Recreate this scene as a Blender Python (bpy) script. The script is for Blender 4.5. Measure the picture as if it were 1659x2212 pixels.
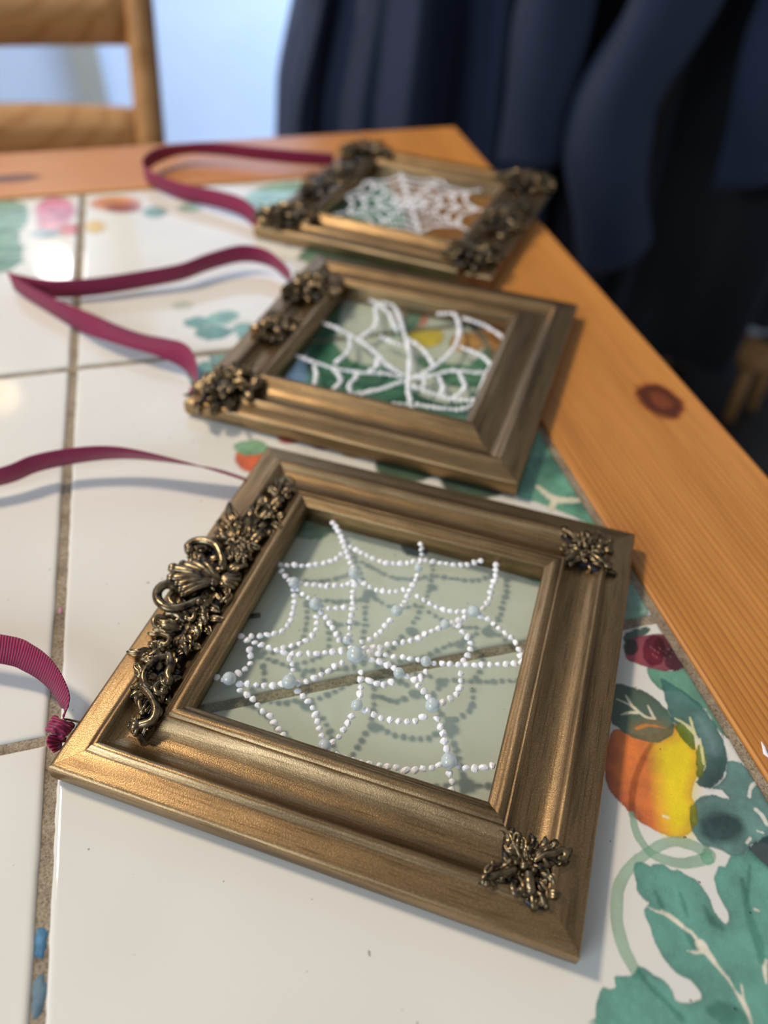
import bpy, math, random
import numpy as np
from mathutils import Vector, Matrix

for o in list(bpy.data.objects): bpy.data.objects.remove(o)
scene = bpy.context.scene
COL = scene.collection
MM = 0.001
ZT = 0.75                       # height of the glazed tile surface above the floor
rad = math.radians

# ------------------------------------------------------------------ camera, world, lights, exposure
CAM_LOC = np.array([63.0, -136.2, 214.8])       # mm, origin = grout crossing on the table top
CAM_ROT = (0.7889, -0.0273, -0.2476)
FPX = 1659.9
cam_d = bpy.data.cameras.new('camera'); cam = bpy.data.objects.new('camera', cam_d); COL.objects.link(cam)
cam.location = (CAM_LOC[0]*MM, CAM_LOC[1]*MM, CAM_LOC[2]*MM+ZT); cam.rotation_euler = CAM_ROT
cam_d.sensor_fit = 'VERTICAL'; cam_d.sensor_height = 36.0; cam_d.sensor_width = 27.0
cam_d.lens = FPX/2212*36.0
cam_d.clip_start = 0.01; cam_d.clip_end = 30
cam_d.dof.use_dof = True; cam_d.dof.focus_distance = 0.224; cam_d.dof.aperture_fstop = 27.0/4.6
scene.camera = cam

world = bpy.data.worlds.new('world'); scene.world = world; world.use_nodes = True
bg = world.node_tree.nodes['Background']; bg.inputs[0].default_value = (0.88, 0.93, 1.0, 1); bg.inputs[1].default_value = 0.25

def area(name, loc, target, size, power, col, shape='RECTANGLE', size_y=None):
    l = bpy.data.lights.new(name, 'AREA'); l.shape = shape; l.size = size
    if size_y: l.size_y = size_y
    l.energy = power; l.color = col
    o = bpy.data.objects.new(name, l); COL.objects.link(o); o.location = loc
    o.rotation_euler = (Vector(target)-Vector(loc)).to_track_quat('-Z', 'Y').to_euler()
    return o
area('ceiling_lamp_light', (-0.86, 0.88, 2.35), (0.1, 0.1, ZT), 0.28, 27, (1.0, 0.82, 0.61), 'DISK')
area('window_daylight', (-1.7, -0.9, 1.75), (0.1, 0.2, 0.75), 1.1, 27, (0.75, 0.87, 1.0), 'RECTANGLE', 1.3)
area('back_wall_fill_light', (1.6, 1.72, 1.9), (-0.2, 2.25, 0.9), 0.9, 75, (0.66, 0.80, 1.0), 'RECTANGLE', 1.6)  # unseen cool light added to brighten the back wall

vs = scene.view_settings
vs.view_transform = 'Standard'; vs.look = 'None'; vs.gamma = 1.0; vs.use_curve_mapping = False; vs.exposure = 0.08

# ------------------------------------------------------------------ helpers
def rotm(rx, ry, rz):
    cx, sx, cy, sy, cz, sz = math.cos(rx), math.sin(rx), math.cos(ry), math.sin(ry), math.cos(rz), math.sin(rz)
    return np.array([[cz,-sz,0],[sz,cz,0],[0,0,1]]) @ np.array([[cy,0,sy],[0,1,0],[-sy,0,cy]]) @ np.array([[1,0,0],[0,cx,-sx],[0,sx,cx]])
RM = rotm(*CAM_ROT)
def at(pts, z=0.0):
    """measured photograph points -> table coordinates (mm) on the horizontal plane z (mm above the tiles)"""
    p = np.array(pts, float).reshape(-1, 2)
    d = np.stack([(p[:,0]-829.5)/FPX, -(p[:,1]-1106)/FPX, -np.ones(len(p))], 1) @ RM.T
    return CAM_LOC + d*((z-CAM_LOC[2])/d[:,2])[:,None]
def srgb(r, g, b):
    f = lambda c: (c/255/12.92) if c/255 <= 0.04045 else ((c/255+0.055)/1.055)**2.4
    return (f(r), f(g), f(b), 1.0)

def mk(name, verts, faces, mat, parent=None, smooth=True, loc=None, rot=None, mesh_only=False):
    """verts in mm"""
    me = bpy.data.meshes.new(name)
    me.from_pydata((np.array(verts, float)*MM).tolist(), [], faces)
    me.materials.append(mat)
    if smooth: me.polygons.foreach_set('use_smooth', [True]*len(me.polygons))
    me.update()
    if mesh_only: return me
    return put(name, me, parent, loc, rot)
def put(name, me, parent=None, loc=None, rot=None):
    o = bpy.data.objects.new(name, me); COL.objects.link(o)
    if parent is not None: o.parent = parent
    if loc is not None: o.location = [c*MM for c in loc]
    if rot is not None: o.rotation_euler = rot
    return o
def empty(name, loc, rz=0.0):
    o = bpy.data.objects.new(name, None); COL.objects.link(o); o.empty_display_size = 0.02
    o.location = (loc[0]*MM, loc[1]*MM, loc[2]*MM); o.rotation_euler = (0, 0, rz)
    return o
def tag(o, label=None, cat=None, group=None, kind=None):
    if label: o['label'] = label
    if cat: o['category'] = cat
    if group: o['group'] = group
    if kind: o['kind'] = kind
    return o

class MB:
    def __init__(s): s.v = []; s.f = []
    def add(s, v, f):
        n = len(s.v); s.v += [tuple(p) for p in v]; s.f += [tuple(i+n for i in q) for q in f]; return s
    def box(s, x0, x1, y0, y1, z0, z1, bev=0.0):
        if bev <= 0:
            v = [(x,y,z) for z in (z0,z1) for y in (y0,y1) for x in (x0,x1)]
            return s.add(v, [(0,2,3,1),(4,5,7,6),(0,1,5,4),(2,6,7,3),(0,4,6,2),(1,3,7,5)])
        v = []; b = bev                        # chamfered box, 24 verts
        for sx in (0,1):
            for sy in (0,1):
                for sz in (0,1):
                    X, Y, Z = (x0,x1)[sx], (y0,y1)[sy], (z0,z1)[sz]
                    dx, dy, dz = (b,-b)[sx], (b,-b)[sy], (b,-b)[sz]
                    v += [(X,Y+dy,Z+dz),(X+dx,Y,Z+dz),(X+dx,Y+dy,Z)]
        I = lambda sx,sy,sz,k: ((sx*2+sy)*2+sz)*3+k
        f = []
        for sx in (0,1):
            q = [I(sx,0,0,0),I(sx,1,0,0),I(sx,1,1,0),I(sx,0,1,0)]; f.append(q if sx else q[::-1])
        for sy in (0,1):
            q = [I(0,sy,0,1),I(1,sy,0,1),I(1,sy,1,1),I(0,sy,1,1)]; f.append(q[::-1] if sy else q)
        for sz in (0,1):
            q = [I(0,0,sz,2),I(1,0,sz,2),I(1,1,sz,2),I(0,1,sz,2)]; f.append(q if sz else q[::-1])
        for sx in (0,1):
            for sy in (0,1):
                q = [I(sx,sy,0,0),I(sx,sy,1,0),I(sx,sy,1,1),I(sx,sy,0,1)]; f.append(q if sx != sy else q[::-1])
        for sx in (0,1):
            for sz in (0,1):
                q = [I(sx,0,sz,0),I(sx,1,sz,0),I(sx,1,sz,2),I(sx,0,sz,2)]; f.append(q if sx == sz else q[::-1])
        for sy in (0,1):
            for sz in (0,1):
                q = [I(0,sy,sz,1),I(1,sy,sz,1),I(1,sy,sz,2),I(0,sy,sz,2)]; f.append(q if sy != sz else q[::-1])
        for sx in (0,1):
            for sy in (0,1):
                for sz in (0,1):
                    q = [I(sx,sy,sz,0),I(sx,sy,sz,1),I(sx,sy,sz,2)]; f.append(q if (sx+sy+sz)%2 else q[::-1])
        return s.add(v, f)
    def tube(s, pts, radii, n=8, flat=1.0, caps=True):
        pts = np.array(pts, float); m = len(pts)
        if np.isscalar(radii): radii = [radii]*m
        tg = np.gradient(pts, axis=0); tg /= np.linalg.norm(tg, axis=1)[:,None]+1e-12
        up = np.array([0,0,1.0])
        if abs(tg[0]@up) > 0.9: up = np.array([0,1.0,0])
        v = []; f = []
        for i in range(m):
            a = np.cross(up, tg[i]); a /= np.linalg.norm(a)+1e-12; b = np.cross(tg[i], a)
            up = b
            for k in range(n):
                t = 2*math.pi*k/n
                v.append(pts[i]+radii[i]*(math.cos(t)*a+flat*math.sin(t)*b))
        for i in range(m-1):
            for k in range(n):
                f.append((i*n+k, i*n+(k+1)%n, (i+1)*n+(k+1)%n, (i+1)*n+k))
        if caps:
            v.append(pts[0]-tg[0]*radii[0]*0.6); c0 = len(v)-1
            v.append(pts[-1]+tg[-1]*radii[-1]*0.6); c1 = len(v)-1
            for k in range(n):
                f.append((c0, (k+1)%n, k)); f.append((c1, (m-1)*n+k, (m-1)*n+(k+1)%n))
        return s.add(v, f)
    def ball(s, c, r, n=10, m=7, sz=1.0):
        v = [(c[0],c[1],c[2]+r*sz)]; f = []
        for i in range(1, m):
            a = math.pi*i/m
            for k in range(n):
                t = 2*math.pi*k/n
                v.append((c[0]+r*math.sin(a)*math.cos(t), c[1]+r*math.sin(a)*math.sin(t), c[2]+r*sz*math.cos(a)))
        v.append((c[0],c[1],c[2]-r*sz)); L = len(v)-1
        for k in range(n):
            f.append((0, 1+k, 1+(k+1)%n)); f.append((L, 1+(m-2)*n+(k+1)%n, 1+(m-2)*n+k))
        for i in range(m-2):
            for k in range(n):
                f.append((1+i*n+k, 1+(i+1)*n+k, 1+(i+1)*n+(k+1)%n, 1+i*n+(k+1)%n))
        return s.add(v, f)
    def build(s, name, mat, parent=None, smooth=True, loc=None, rot=None):
        return mk(name, s.v, s.f, mat, parent, smooth, loc, rot)

def spline(pts, n):
    """Catmull-Rom through pts, n samples evenly spaced by length"""
    P = np.array(pts, float); Q = np.vstack([2*P[0]-P[1], P, 2*P[-1]-P[-2]])
    out = []
    for i in range(1, len(Q)-2):
        for t in np.linspace(0, 1, 16, endpoint=False):
            a, b, c, d = Q[i-1], Q[i], Q[i+1], Q[i+2]
            out.append(0.5*((2*b)+(-a+c)*t+(2*a-5*b+4*c-d)*t*t+(-a+3*b-3*c+d)*t**3))
    out.append(P[-1]); out = np.array(out)
    L = np.concatenate([[0], np.cumsum(np.linalg.norm(np.diff(out[:, :3], axis=0), axis=1))])
    s = np.linspace(0, L[-1], n)
    return np.stack([np.interp(s, L, out[:,k]) for k in range(out.shape[1])], 1)

# ------------------------------------------------------------------ materials
def mat(name, **kw):
    m = bpy.data.materials.new(name); m.use_nodes = True
    b = m.node_tree.nodes['Principled BSDF']
    for k, v in kw.items(): b.inputs[k].default_value = v
    return m, m.node_tree, b
def N(t, typ, **kw):
    n = t.nodes.new(typ)
    for k, v in kw.items():
        if k in n.inputs.keys(): n.inputs[k].default_value = v
        else: setattr(n, k, v)
    return n
def ramp(t, fac, stops):
    r = N(t, 'ShaderNodeValToRGB'); e = r.color_ramp.elements
    while len(e) < len(stops): e.new(0.5)
    for x, (p, c) in zip(e, stops): x.position = p; x.color = c
    t.links.new(fac, r.inputs[0]); return r.outputs[0]
def coords(t, scale=(1,1,1), kind='Object', loc=(0,0,0)):
    c = N(t, 'ShaderNodeTexCoord'); mp = N(t, 'ShaderNodeMapping'); mp.inputs['Scale'].default_value = scale; mp.inputs['Location'].default_value = loc
    t.links.new(c.outputs[kind], mp.inputs[0]); return mp.outputs[0]
def noise(t, vec, scale, detail=3, rough=0.5, dist=0.0):
    n = N(t, 'ShaderNodeTexNoise'); n.inputs['Scale'].default_value = scale; n.inputs['Detail'].default_value = detail
    n.inputs['Roughness'].default_value = rough; n.inputs['Distortion'].default_value = dist
    t.links.new(vec, n.inputs['Vector']); return n.outputs['Fac']
def bump(t, b, h, strength, dist=0.001):
    n = N(t, 'ShaderNodeBump'); n.inputs['Strength'].default_value = strength; n.inputs['Distance'].default_value = dist
    t.links.new(h, n.inputs['Height']); t.links.new(n.outputs[0], b.inputs['Normal'])
def mixc(t, fac, a, b_, mode='MIX'):
    n = N(t, 'ShaderNodeMix'); n.data_type = 'RGBA'; n.blend_type = mode
    for s, i in ((fac, 0), (a, 6), (b_, 7)):
        if isinstance(s, (int, float)): n.inputs[i].default_value = s
        elif isinstance(s, tuple): n.inputs[i].default_value = s
        else: t.links.new(s, n.inputs[i])
    return n.outputs[2]

def bronze():
    m, t, b = mat('bronze_painted_wood', Metallic=0.92, Roughness=0.4)
    v = coords(t, (0.045, 1, 1)); g = noise(t, v, 1500, 5, 0.6)
    v2 = coords(t, (0.12, 1, 1)); g2 = noise(t, v2, 130, 3, 0.5)
    v3 = coords(t); g3 = noise(t, v3, 3000, 2, 0.6)
    c1 = ramp(t, g2, [(0.30, (0.165,0.112,0.060,1)), (0.50, (0.30,0.198,0.100,1)), (0.72, (0.40,0.27,0.140,1))])
    dk = ramp(t, g, [(0.30, (0.45,0.42,0.40,1)), (0.50, (1,1,1,1))])
    c = mixc(t, 0.8, c1, dk, 'MULTIPLY')
    sp = ramp(t, g3, [(0.30, (0.82,0.82,0.82,1)), (0.52, (1,1,1,1)), (0.72, (1.7,1.6,1.45,1))])
    c = mixc(t, 1.0, c, sp, 'MULTIPLY')
    t.links.new(c, b.inputs['Base Color'])
    r = ramp(t, g2, [(0.3, (0.42,)*3+(1,)), (0.7, (0.29,)*3+(1,))]); t.links.new(r, b.inputs['Roughness'])
    hm = N(t, 'ShaderNodeMath'); hm.operation = 'ADD'; t.links.new(g, hm.inputs[0]); t.links.new(g3, hm.inputs[1]); bump(t, b, hm.outputs[0], 0.22, 0.0003)
    return m
def antique():
    m, t, b = mat('antique_brass_casting', Metallic=0.9, Roughness=0.27)
    v = coords(t); g = noise(t, v, 330, 4, 0.6)
    c = ramp(t, g, [(0.34, (0.020,0.019,0.022,1)), (0.48, (0.17,0.125,0.070,1)), (0.72, (0.34,0.26,0.15,1))])
    t.links.new(c, b.inputs['Base Color'])
    bump(t, b, noise(t, v, 900, 2), 0.15, 0.0004)
    return m
def dark_wash():
    m, t, b = mat('dark_blue_black_wash', Roughness=0.3, Metallic=0.4); b.inputs['Base Color'].default_value = (0.018,0.018,0.028,1)
    return m
def glass(tint=(0.925,0.955,0.925)):
    m = bpy.data.materials.new('clear_glass'); m.use_nodes = True; t = m.node_tree; t.nodes.clear()
    o = N(t, 'ShaderNodeOutputMaterial'); tr = N(t, 'ShaderNodeBsdfTransparent'); tr.inputs[0].default_value = tint+(1,)
    gl = N(t, 'ShaderNodeBsdfGlossy'); gl.inputs['Roughness'].default_value = 0.02; gl.inputs[0].default_value = (1,1,1,1)
    lw = N(t, 'ShaderNodeLayerWeight'); pw = N(t, 'ShaderNodeMath'); pw.operation = 'POWER'; pw.inputs[1].default_value = 5.0; t.links.new(lw.outputs['Facing'], pw.inputs[0])
    lw.inputs['Blend'].default_value = 0.5
    fr = N(t, 'ShaderNodeMath'); fr.operation = 'MULTIPLY_ADD'; fr.inputs[1].default_value = 0.96; fr.inputs[2].default_value = 0.045; t.links.new(pw.outputs[0], fr.inputs[0])
    mx = N(t, 'ShaderNodeMixShader'); t.links.new(fr.outputs[0], mx.inputs[0]); t.links.new(tr.outputs[0], mx.inputs[1]); t.links.new(gl.outputs[0], mx.inputs[2])
    t.links.new(mx.outputs[0], o.inputs[0]); return m
def simple(name, col, rough, **kw):
    m, t, b = mat(name, Roughness=rough, **kw); b.inputs['Base Color'].default_value = col; return m
def glaze():
    m, t, b = mat('glazed_ceramic', Roughness=0.06)
    a = N(t, 'ShaderNodeVertexColor'); a.layer_name = 'Print'
    v = coords(t, kind='Object'); n = noise(t, v, 4000, 2); n2 = noise(t, v, 260, 3, 0.6)
    sp = ramp(t, noise(t, v, 420, 1, 0.5), [(0.215, (0.45,0.43,0.42,1)), (0.235, (1,1,1,1))])
    k = ramp(t, n, [(0.35, (0.955,)*3+(1,)), (0.65, (1,1,1,1))])
    c = mixc(t, 1.0, mixc(t, 1.0, a.outputs[0], k, 'MULTIPLY'), sp, 'MULTIPLY')
    t.links.new(c, b.inputs['Base Color'])
    bump(t, b, n2, 0.008, 0.001)
    return m
def grout():
    m, t, b = mat('sandy_grout', Roughness=0.85)
    v = coords(t); n = noise(t, v, 1500, 4, 0.7); n2 = noise(t, v, 120, 3, 0.6)
    c = ramp(t, n, [(0.30, srgb(92,80,68)), (0.48, srgb(158,143,122)), (0.72, srgb(192,178,156))])
    k = ramp(t, n2, [(0.32, (0.62,0.58,0.55,1)), (0.55, (1,1,1,1))])
    t.links.new(mixc(t, 1.0, c, k, 'MULTIPLY'), b.inputs['Base Color']); bump(t, b, n, 0.6, 0.0008)
    return m
def pine(name, base, dark, knots=(), rough=0.33, axis='Y', dens=1.0):
    m, t, b = mat(name, Roughness=rough)
    sc = (1, 0.035, 1) if axis == 'Y' else (0.035, 1, 1)
    tc = N(t, 'ShaderNodeTexCoord'); vec = tc.outputs['Object']
    kn_mask = None
    for (kx, ky, kr, el) in knots:
        d = N(t, 'ShaderNodeVectorMath'); d.operation = 'SUBTRACT'; d.inputs[1].default_value = (kx, ky, 0); t.links.new(vec, d.inputs[0])
        s = N(t, 'ShaderNodeVectorMath'); s.operation = 'MULTIPLY'; s.inputs[1].default_value = ((1, 1/el, 0) if axis == 'Y' else (1/el, 1, 0)); t.links.new(d.outputs[0], s.inputs[0])
        l = N(t, 'ShaderNodeVectorMath'); l.operation = 'LENGTH'; t.links.new(s.outputs[0], l.inputs[0])
        dv = N(t, 'ShaderNodeMath'); dv.operation = 'DIVIDE'; dv.inputs[1].default_value = kr; t.links.new(l.outputs['Value'], dv.inputs[0])
        kn_mask = dv.outputs[0] if kn_mask is None else kn_mask
        if kn_mask is not dv.outputs[0]:
            mn = N(t, 'ShaderNodeMath'); mn.operation = 'MINIMUM'; t.links.new(kn_mask, mn.inputs[0]); t.links.new(dv.outputs[0], mn.inputs[1]); kn_mask = mn.outputs[0]
    mp = N(t, 'ShaderNodeMapping'); mp.inputs['Scale'].default_value = sc; t.links.new(vec, mp.inputs[0]); v = mp.outputs[0]
    lines = N(t, 'ShaderNodeTexWave'); lines.bands_direction = 'X' if axis == 'Y' else 'Y'
    lines.inputs['Scale'].default_value = 120*dens; lines.inputs['Distortion'].default_value = 6; lines.inputs['Detail'].default_value = 2; lines.inputs['Detail Scale'].default_value = 0.5
    t.links.new(v, lines.inputs['Vector'])
    h = lines.outputs['Fac']
    n = noise(t, v, 700, 4, 0.6); n2 = noise(t, v, 30, 2)
    c = ramp(t, h, [(0.0, dark), (0.24, base), (1.0, base)])
    c = mixc(t, 0.5, c, ramp(t, n, [(0.35, (0.70,0.62,0.52,1)), (0.62, (1,1,1,1))]), 'MULTIPLY')
    c = mixc(t, 1.0, c, ramp(t, n2, [(0.3, (0.80,0.74,0.66,1)), (0.7, (1.08,1.05,1.0,1))]), 'MULTIPLY')
    if kn_mask is not None:
        nk = noise(t, vec, 120, 2); ad = N(t, 'ShaderNodeMath'); ad.operation = 'MULTIPLY_ADD'; ad.inputs[1].default_value = 0.35; t.links.new(nk, ad.inputs[0]); t.links.new(kn_mask, ad.inputs[2])
        kc = ramp(t, ad.outputs[0], [(0.40, (0.36,0.20,0.16,1)), (0.60, (0.16,0.085,0.06,1)), (0.80, (0.20,0.10,0.07,1)), (0.93, (0.75,0.58,0.42,1)), (1.0, (1,1,1,1))])
        c = mixc(t, 1.0, c, kc, 'MULTIPLY')
    t.links.new(c, b.inputs['Base Color'])
    bump(t, b, h, 0.12, 0.0005)
    return m
def ribbon_mat():
    m, t, b = mat('burgundy_grosgrain', Roughness=0.48)
    uv = N(t, 'ShaderNodeUVMap'); uv.uv_map = 'UVMap'
    w = N(t, 'ShaderNodeTexWave'); w.bands_direction = 'X'; w.inputs['Scale'].default_value = 0.33; w.inputs['Distortion'].default_value = 0.6
    t.links.new(uv.outputs[0], w.inputs['Vector'])
    c = ramp(t, w.outputs['Fac'], [(0.0, srgb(98,6,44)), (0.6, srgb(154,18,76)), (1.0, srgb(172,34,92))])
    t.links.new(c, b.inputs['Base Color']); b.inputs['Sheen Weight'].default_value = 0.25; b.inputs['Sheen Tint'].default_value = (1,0.5,0.7,1)
    bump(t, b, w.outputs['Fac'], 0.7, 0.0006); return m
def cloth(name, col):
    m, t, b = mat(name, Roughness=0.8); v = coords(t); n = noise(t, v, 500, 3)
    t.links.new(ramp(t, n, [(0.3, tuple(c*0.7 for c in col[:3])+(1,)), (0.7, col)]), b.inputs['Base Color'])
    b.inputs['Sheen Weight'].default_value = 0.18; b.inputs['Sheen Tint'].default_value = (0.5,0.65,1,1); return m
def wallmat():
    m, t, b = mat('pale_blue_wall_paint', Roughness=0.8); v = coords(t); n = noise(t, v, 6, 3)
    t.links.new(ramp(t, n, [(0.3, srgb(214,228,247)), (0.7, srgb(222,234,250))]), b.inputs['Base Color']); return m
def floormat():
    m, t, b = mat('dark_floorboards', Roughness=0.5); v = coords(t, (1,0.1,1)); n = noise(t, v, 30, 4)
    t.links.new(ramp(t, n, [(0.3, (0.010,0.009,0.010,1)), (0.7, (0.022,0.018,0.018,1))]), b.inputs['Base Color']); return m
def pearl_mat():
    m, t, b = mat('iridescent_pearl', Roughness=0.10, IOR=1.38)
    lw = N(t, 'ShaderNodeLayerWeight'); lw.inputs['Blend'].default_value = 0.45
    c = ramp(t, lw.outputs['Facing'], [(0.0, (0.80,0.84,0.82,1)), (0.45, (0.74,0.88,0.95,1)), (0.7, (0.90,0.86,0.95,1)), (1.0, (0.92,0.95,0.90,1))])
    t.links.new(c, b.inputs['Base Color'])
    b.inputs['Transmission Weight'].default_value = 0.45
    b.inputs['Coat Weight'].default_value = 0.9; b.inputs['Coat Roughness'].default_value = 0.04
    return m
def paint_dot_mat():
    m, t, b = mat('raised_white_paint', Roughness=0.3); b.inputs['Base Color'].default_value = (0.86,0.86,0.90,1); return m
def print_only(name, col, rough=0.5):
    m, t, b = mat(name, Roughness=rough); v = coords(t); n = noise(t, v, 700, 3)
    t.links.new(ramp(t, n, [(0.3, tuple(c*0.72 for c in col[:3])+(1,)), (0.7, col)]), b.inputs['Base Color']); return m

M_BRONZE = bronze(); M_ANT = antique(); M_WASH = dark_wash(); M_GLASS = glass(); M_GLAZE = glaze(); M_GROUT = grout()
M_RIB = ribbon_mat(); M_DOT = paint_dot_mat(); M_PEARL = pearl_mat(); M_WIRE = simple('brass_wire', (0.32,0.25,0.14,1), 0.35, Metallic=1.0)
M_BLACK = simple('black_metal', (0.02,0.02,0.02,1), 0.4)
M_NAVY = cloth('navy_cloth', (0.021,0.032,0.078,1)); M_BLK = cloth('black_cloth', (0.008,0.010,0.017,1))
M_WALL = wallmat(); M_FLOOR = floormat()
PB, PD = (0.66,0.295,0.072,1), (0.47,0.19,0.042,1)
kn = at([(1425,866)])[0]; kn2 = at([(1590,1215)])[0]
M_PINE = pine('honey_pine', PB, PD, ((kn[0]*MM, kn[1]*MM, 0.0135, 1.45), (0.235, -0.35, 0.008, 1.6)))
M_PINEX = pine('honey_pine_far', PB, PD, ((-0.045, 0.44, 0.010, 2.2),), axis='X')
M_CHAIR = pine('pine_chair', (0.62,0.36,0.16,1), (0.50,0.26,0.095,1), axis='X', dens=0.6)

# ------------------------------------------------------------------ setting
def slab(name, x0, x1, y0, y1, z0, z1, m):
    return tag(MB().box(x0,x1,y0,y1,z0,z1).build(name, m, None, False), kind='structure')
slab('floor', -2600, 2600, -1900, 2300, -40, 0, M_FLOOR)
slab('wall_back', -2600, 2600, 2250, 2350, 0, 2450, M_WALL)
M_TRIM = simple('greige_paint', srgb(176,172,158), 0.6)
slab('trim_1', -150, -88, 2215, 2250, 0, 2100, M_TRIM)
slab('baseboard_back', -2600, 2600, 2232, 2250, 0, 110, simple('white_paint', (0.75,0.78,0.82,1), 0.5))

# ------------------------------------------------------------------ tile print painter (flat glaze print, mm on the table top)
rng = np.random.RandomState(7)
LAT = rng.rand(64, 64)
def vnoise(x, y, s):
    x = x*s; y = y*s; xi = np.floor(x).astype(int); yi = np.floor(y).astype(int); fx = x-xi; fy = y-yi
    fx = fx*fx*(3-2*fx); fy = fy*fy*(3-2*fy); g = lambda a, b: LAT[a % 64, b % 64]
    return (g(xi,yi)*(1-fx)+g(xi+1,yi)*fx)*(1-fy)+(g(xi,yi+1)*(1-fx)+g(xi+1,yi+1)*fx)*fy
def sd_poly(X, Y, poly):
    P = np.asarray(poly); d = np.full(X.shape, 1e9); ins = np.zeros(X.shape, bool)
    for i in range(len(P)):
        a = P[i]; b = P[(i+1) % len(P)]; e = b-a; L = e@e+1e-12
        t = np.clip(((X-a[0])*e[0]+(Y-a[1])*e[1])/L, 0, 1)
        d = np.minimum(d, (X-a[0]-t*e[0])**2+(Y-a[1]-t*e[1])**2)
        if abs(e[1]) > 1e-12:
            c = (a[1] > Y) != (b[1] > Y); ins ^= c & (X < e[0]*(Y-a[1])/e[1]+a[0])
    d = np.sqrt(d); return np.where(ins, -d, d)
def sd_line(X, Y, pts, widths):
    P = np.asarray(pts); d = np.full(X.shape, 1e9)
    for i in range(len(P)-1):
        a = P[i]; e = P[i+1]-a; L = e@e+1e-12
        t = np.clip(((X-a[0])*e[0]+(Y-a[1])*e[1])/L, 0, 1)
        w = widths[i]+(widths[i+1]-widths[i])*t
        d = np.minimum(d, np.sqrt((X-a[0]-t*e[0])**2+(Y-a[1]-t*e[1])**2)-w/2)
    return d
CREAM = np.array(srgb(226,224,217)[:3])
SHAPES = []      # dict(kind, pts mm, col, col2, a, soft, mode)
def zpx(pts, off, sc): return [(off[0]+p[0]/sc, off[1]+p[1]/sc) for p in pts]
def smooth_closed(P, n=None):
    P = np.asarray(P); Q = np.vstack([P[-1], P, P[0], P[1]]); out = []
    for i in range(1, len(P)+1):
        for t in (0, 0.33, 0.66):
            a, b, c, d = Q[i-1], Q[i], Q[i+1], Q[i+2]
            out.append(0.5*((2*b)+(-a+c)*t+(2*a-5*b+4*c-d)*t*t+(-a+3*b-3*c+d)*t**3))
    return np.array(out)
def poly(pts, col, col2=None, gdir=None, a=0.95, mode='over', soft=0.25, off=(0,0), sc=1.0, tex=0.35, mm=False, rag=0.5, rim=0.25):
    P = np.array(pts, float) if mm else at(zpx(pts, off, sc))[:, :2]
    SHAPES.append(dict(k='p', p=smooth_closed(P), col=np.array(srgb(*col)[:3]), col2=None if col2 is None else np.array(srgb(*col2)[:3]), g=gdir, a=a, mode=mode, soft=soft, tex=tex, rag=rag, rim=rim))
def ell(c, rx, ry, col, off=(0,0), sc=1.0, **kw):
    poly([(c[0]+rx*math.cos(t), c[1]+ry*math.sin(t)) for t in np.linspace(0, 2*math.pi, 9)[:-1]], col, off=off, sc=sc, **kw)
def line(pts, w, col, a=0.9, mode='over', soft=0.2, off=(0,0), sc=1.0, tex=0.2, streak=0.0, mm=False):
    P = np.array(pts, float) if mm else at(zpx(pts, off, sc))[:, :2]
    w = np.array([w]*len(P) if np.isscalar(w) else w, float)*(0.42 if sc > 4 else 0.62 if sc > 2 else 1.0)
    n = len(P)*4; W = np.interp(np.linspace(0,1,n), np.linspace(0,1,len(P)), w)
    SHAPES.append(dict(k='l', p=spline(P, n), w=W, col=np.array(srgb(*col)[:3]), col2=None, g=None, a=a, mode=mode, soft=soft, tex=tex, rag=0.25, rim=0.15, streak=streak))
def leaf_mm(x, y, L, w, ang, col, a=0.9, **kw):
    c, s = math.cos(ang), math.sin(ang); q = [(0,0),(0.2,0.32),(0.5,0.5),(0.8,0.3),(1,0),(0.8,-0.26),(0.5,-0.45),(0.2,-0.3)]
    poly([(x+L*u*c-w*v*s, y+L*u*s+w*v*c) for u, v in q], col, a=a, mm=True, **kw)
    line([(x+L*u*c, y+L*u*s) for u in (0.1,0.5,0.9)], [0.5,0.9,0.3], (228,222,200), a=0.75, mm=True)
def paint(X, Y):
    C = np.tile(CREAM, X.shape+(1,)).reshape(X.shape+(3,)).copy()
    C *= (0.97+0.05*vnoise(X, Y, 0.05))[..., None]
    x0, x1, y0, y1 = X.min(), X.max(), Y.min(), Y.max()
    for s in SHAPES:
        m = s['p'].max(0)+4; l = s['p'].min(0)-4
        if m[0] < x0 or l[0] > x1 or m[1] < y0 or l[1] > y1: continue
        idx = np.where((X >= l[0]) & (X <= m[0]) & (Y >= l[1]) & (Y <= m[1]))
        if len(idx[0]) == 0: continue
        x, y = X[idx], Y[idx]
        wob = (vnoise(x, y, 0.55)-0.5)*1.0+(vnoise(x+31, y, 1.7)-0.5)*0.5
        d = (sd_poly(x, y, s['p']) if s['k'] == 'p' else sd_line(x, y, s['p'], s['w']))+wob*s['rag']
        cov = np.clip(0.5-d/(2*s['soft']), 0, 1)
        col = np.tile(s['col'], (len(x), 1))
        if s['col2'] is not None:
            gx, gy, g0, g1 = s['g']; t = np.clip(((x*gx+y*gy)-g0)/(g1-g0)+(vnoise(x,y,0.2)-0.5)*0.35, 0, 1); t = t*t*(3-2*t)
            col = col*(1-t)[:, None]+s['col2']*t[:, None]
        n = (vnoise(x, y, 0.16)*0.6+vnoise(x+9, y+5, 0.6)*0.25+vnoise(x, y+17, 2.2)*0.15)
        col = col*(1+1.35*s['tex']*(n-0.5)*2+0.10*(rng.rand(len(x))-0.5))[:, None]
        col = col*(1-1.3*s['rim']*np.exp(-np.clip(-d, 0, None)/0.6))[:, None]
        a = (cov*s['a'])[:, None]
        if s['mode'] == 'mul': C[idx] = C[idx]*(1-a)+C[idx]*col*a
        else: C[idx] = C[idx]*(1-a)+col*a
    return np.clip(C, 0, 1)

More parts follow.
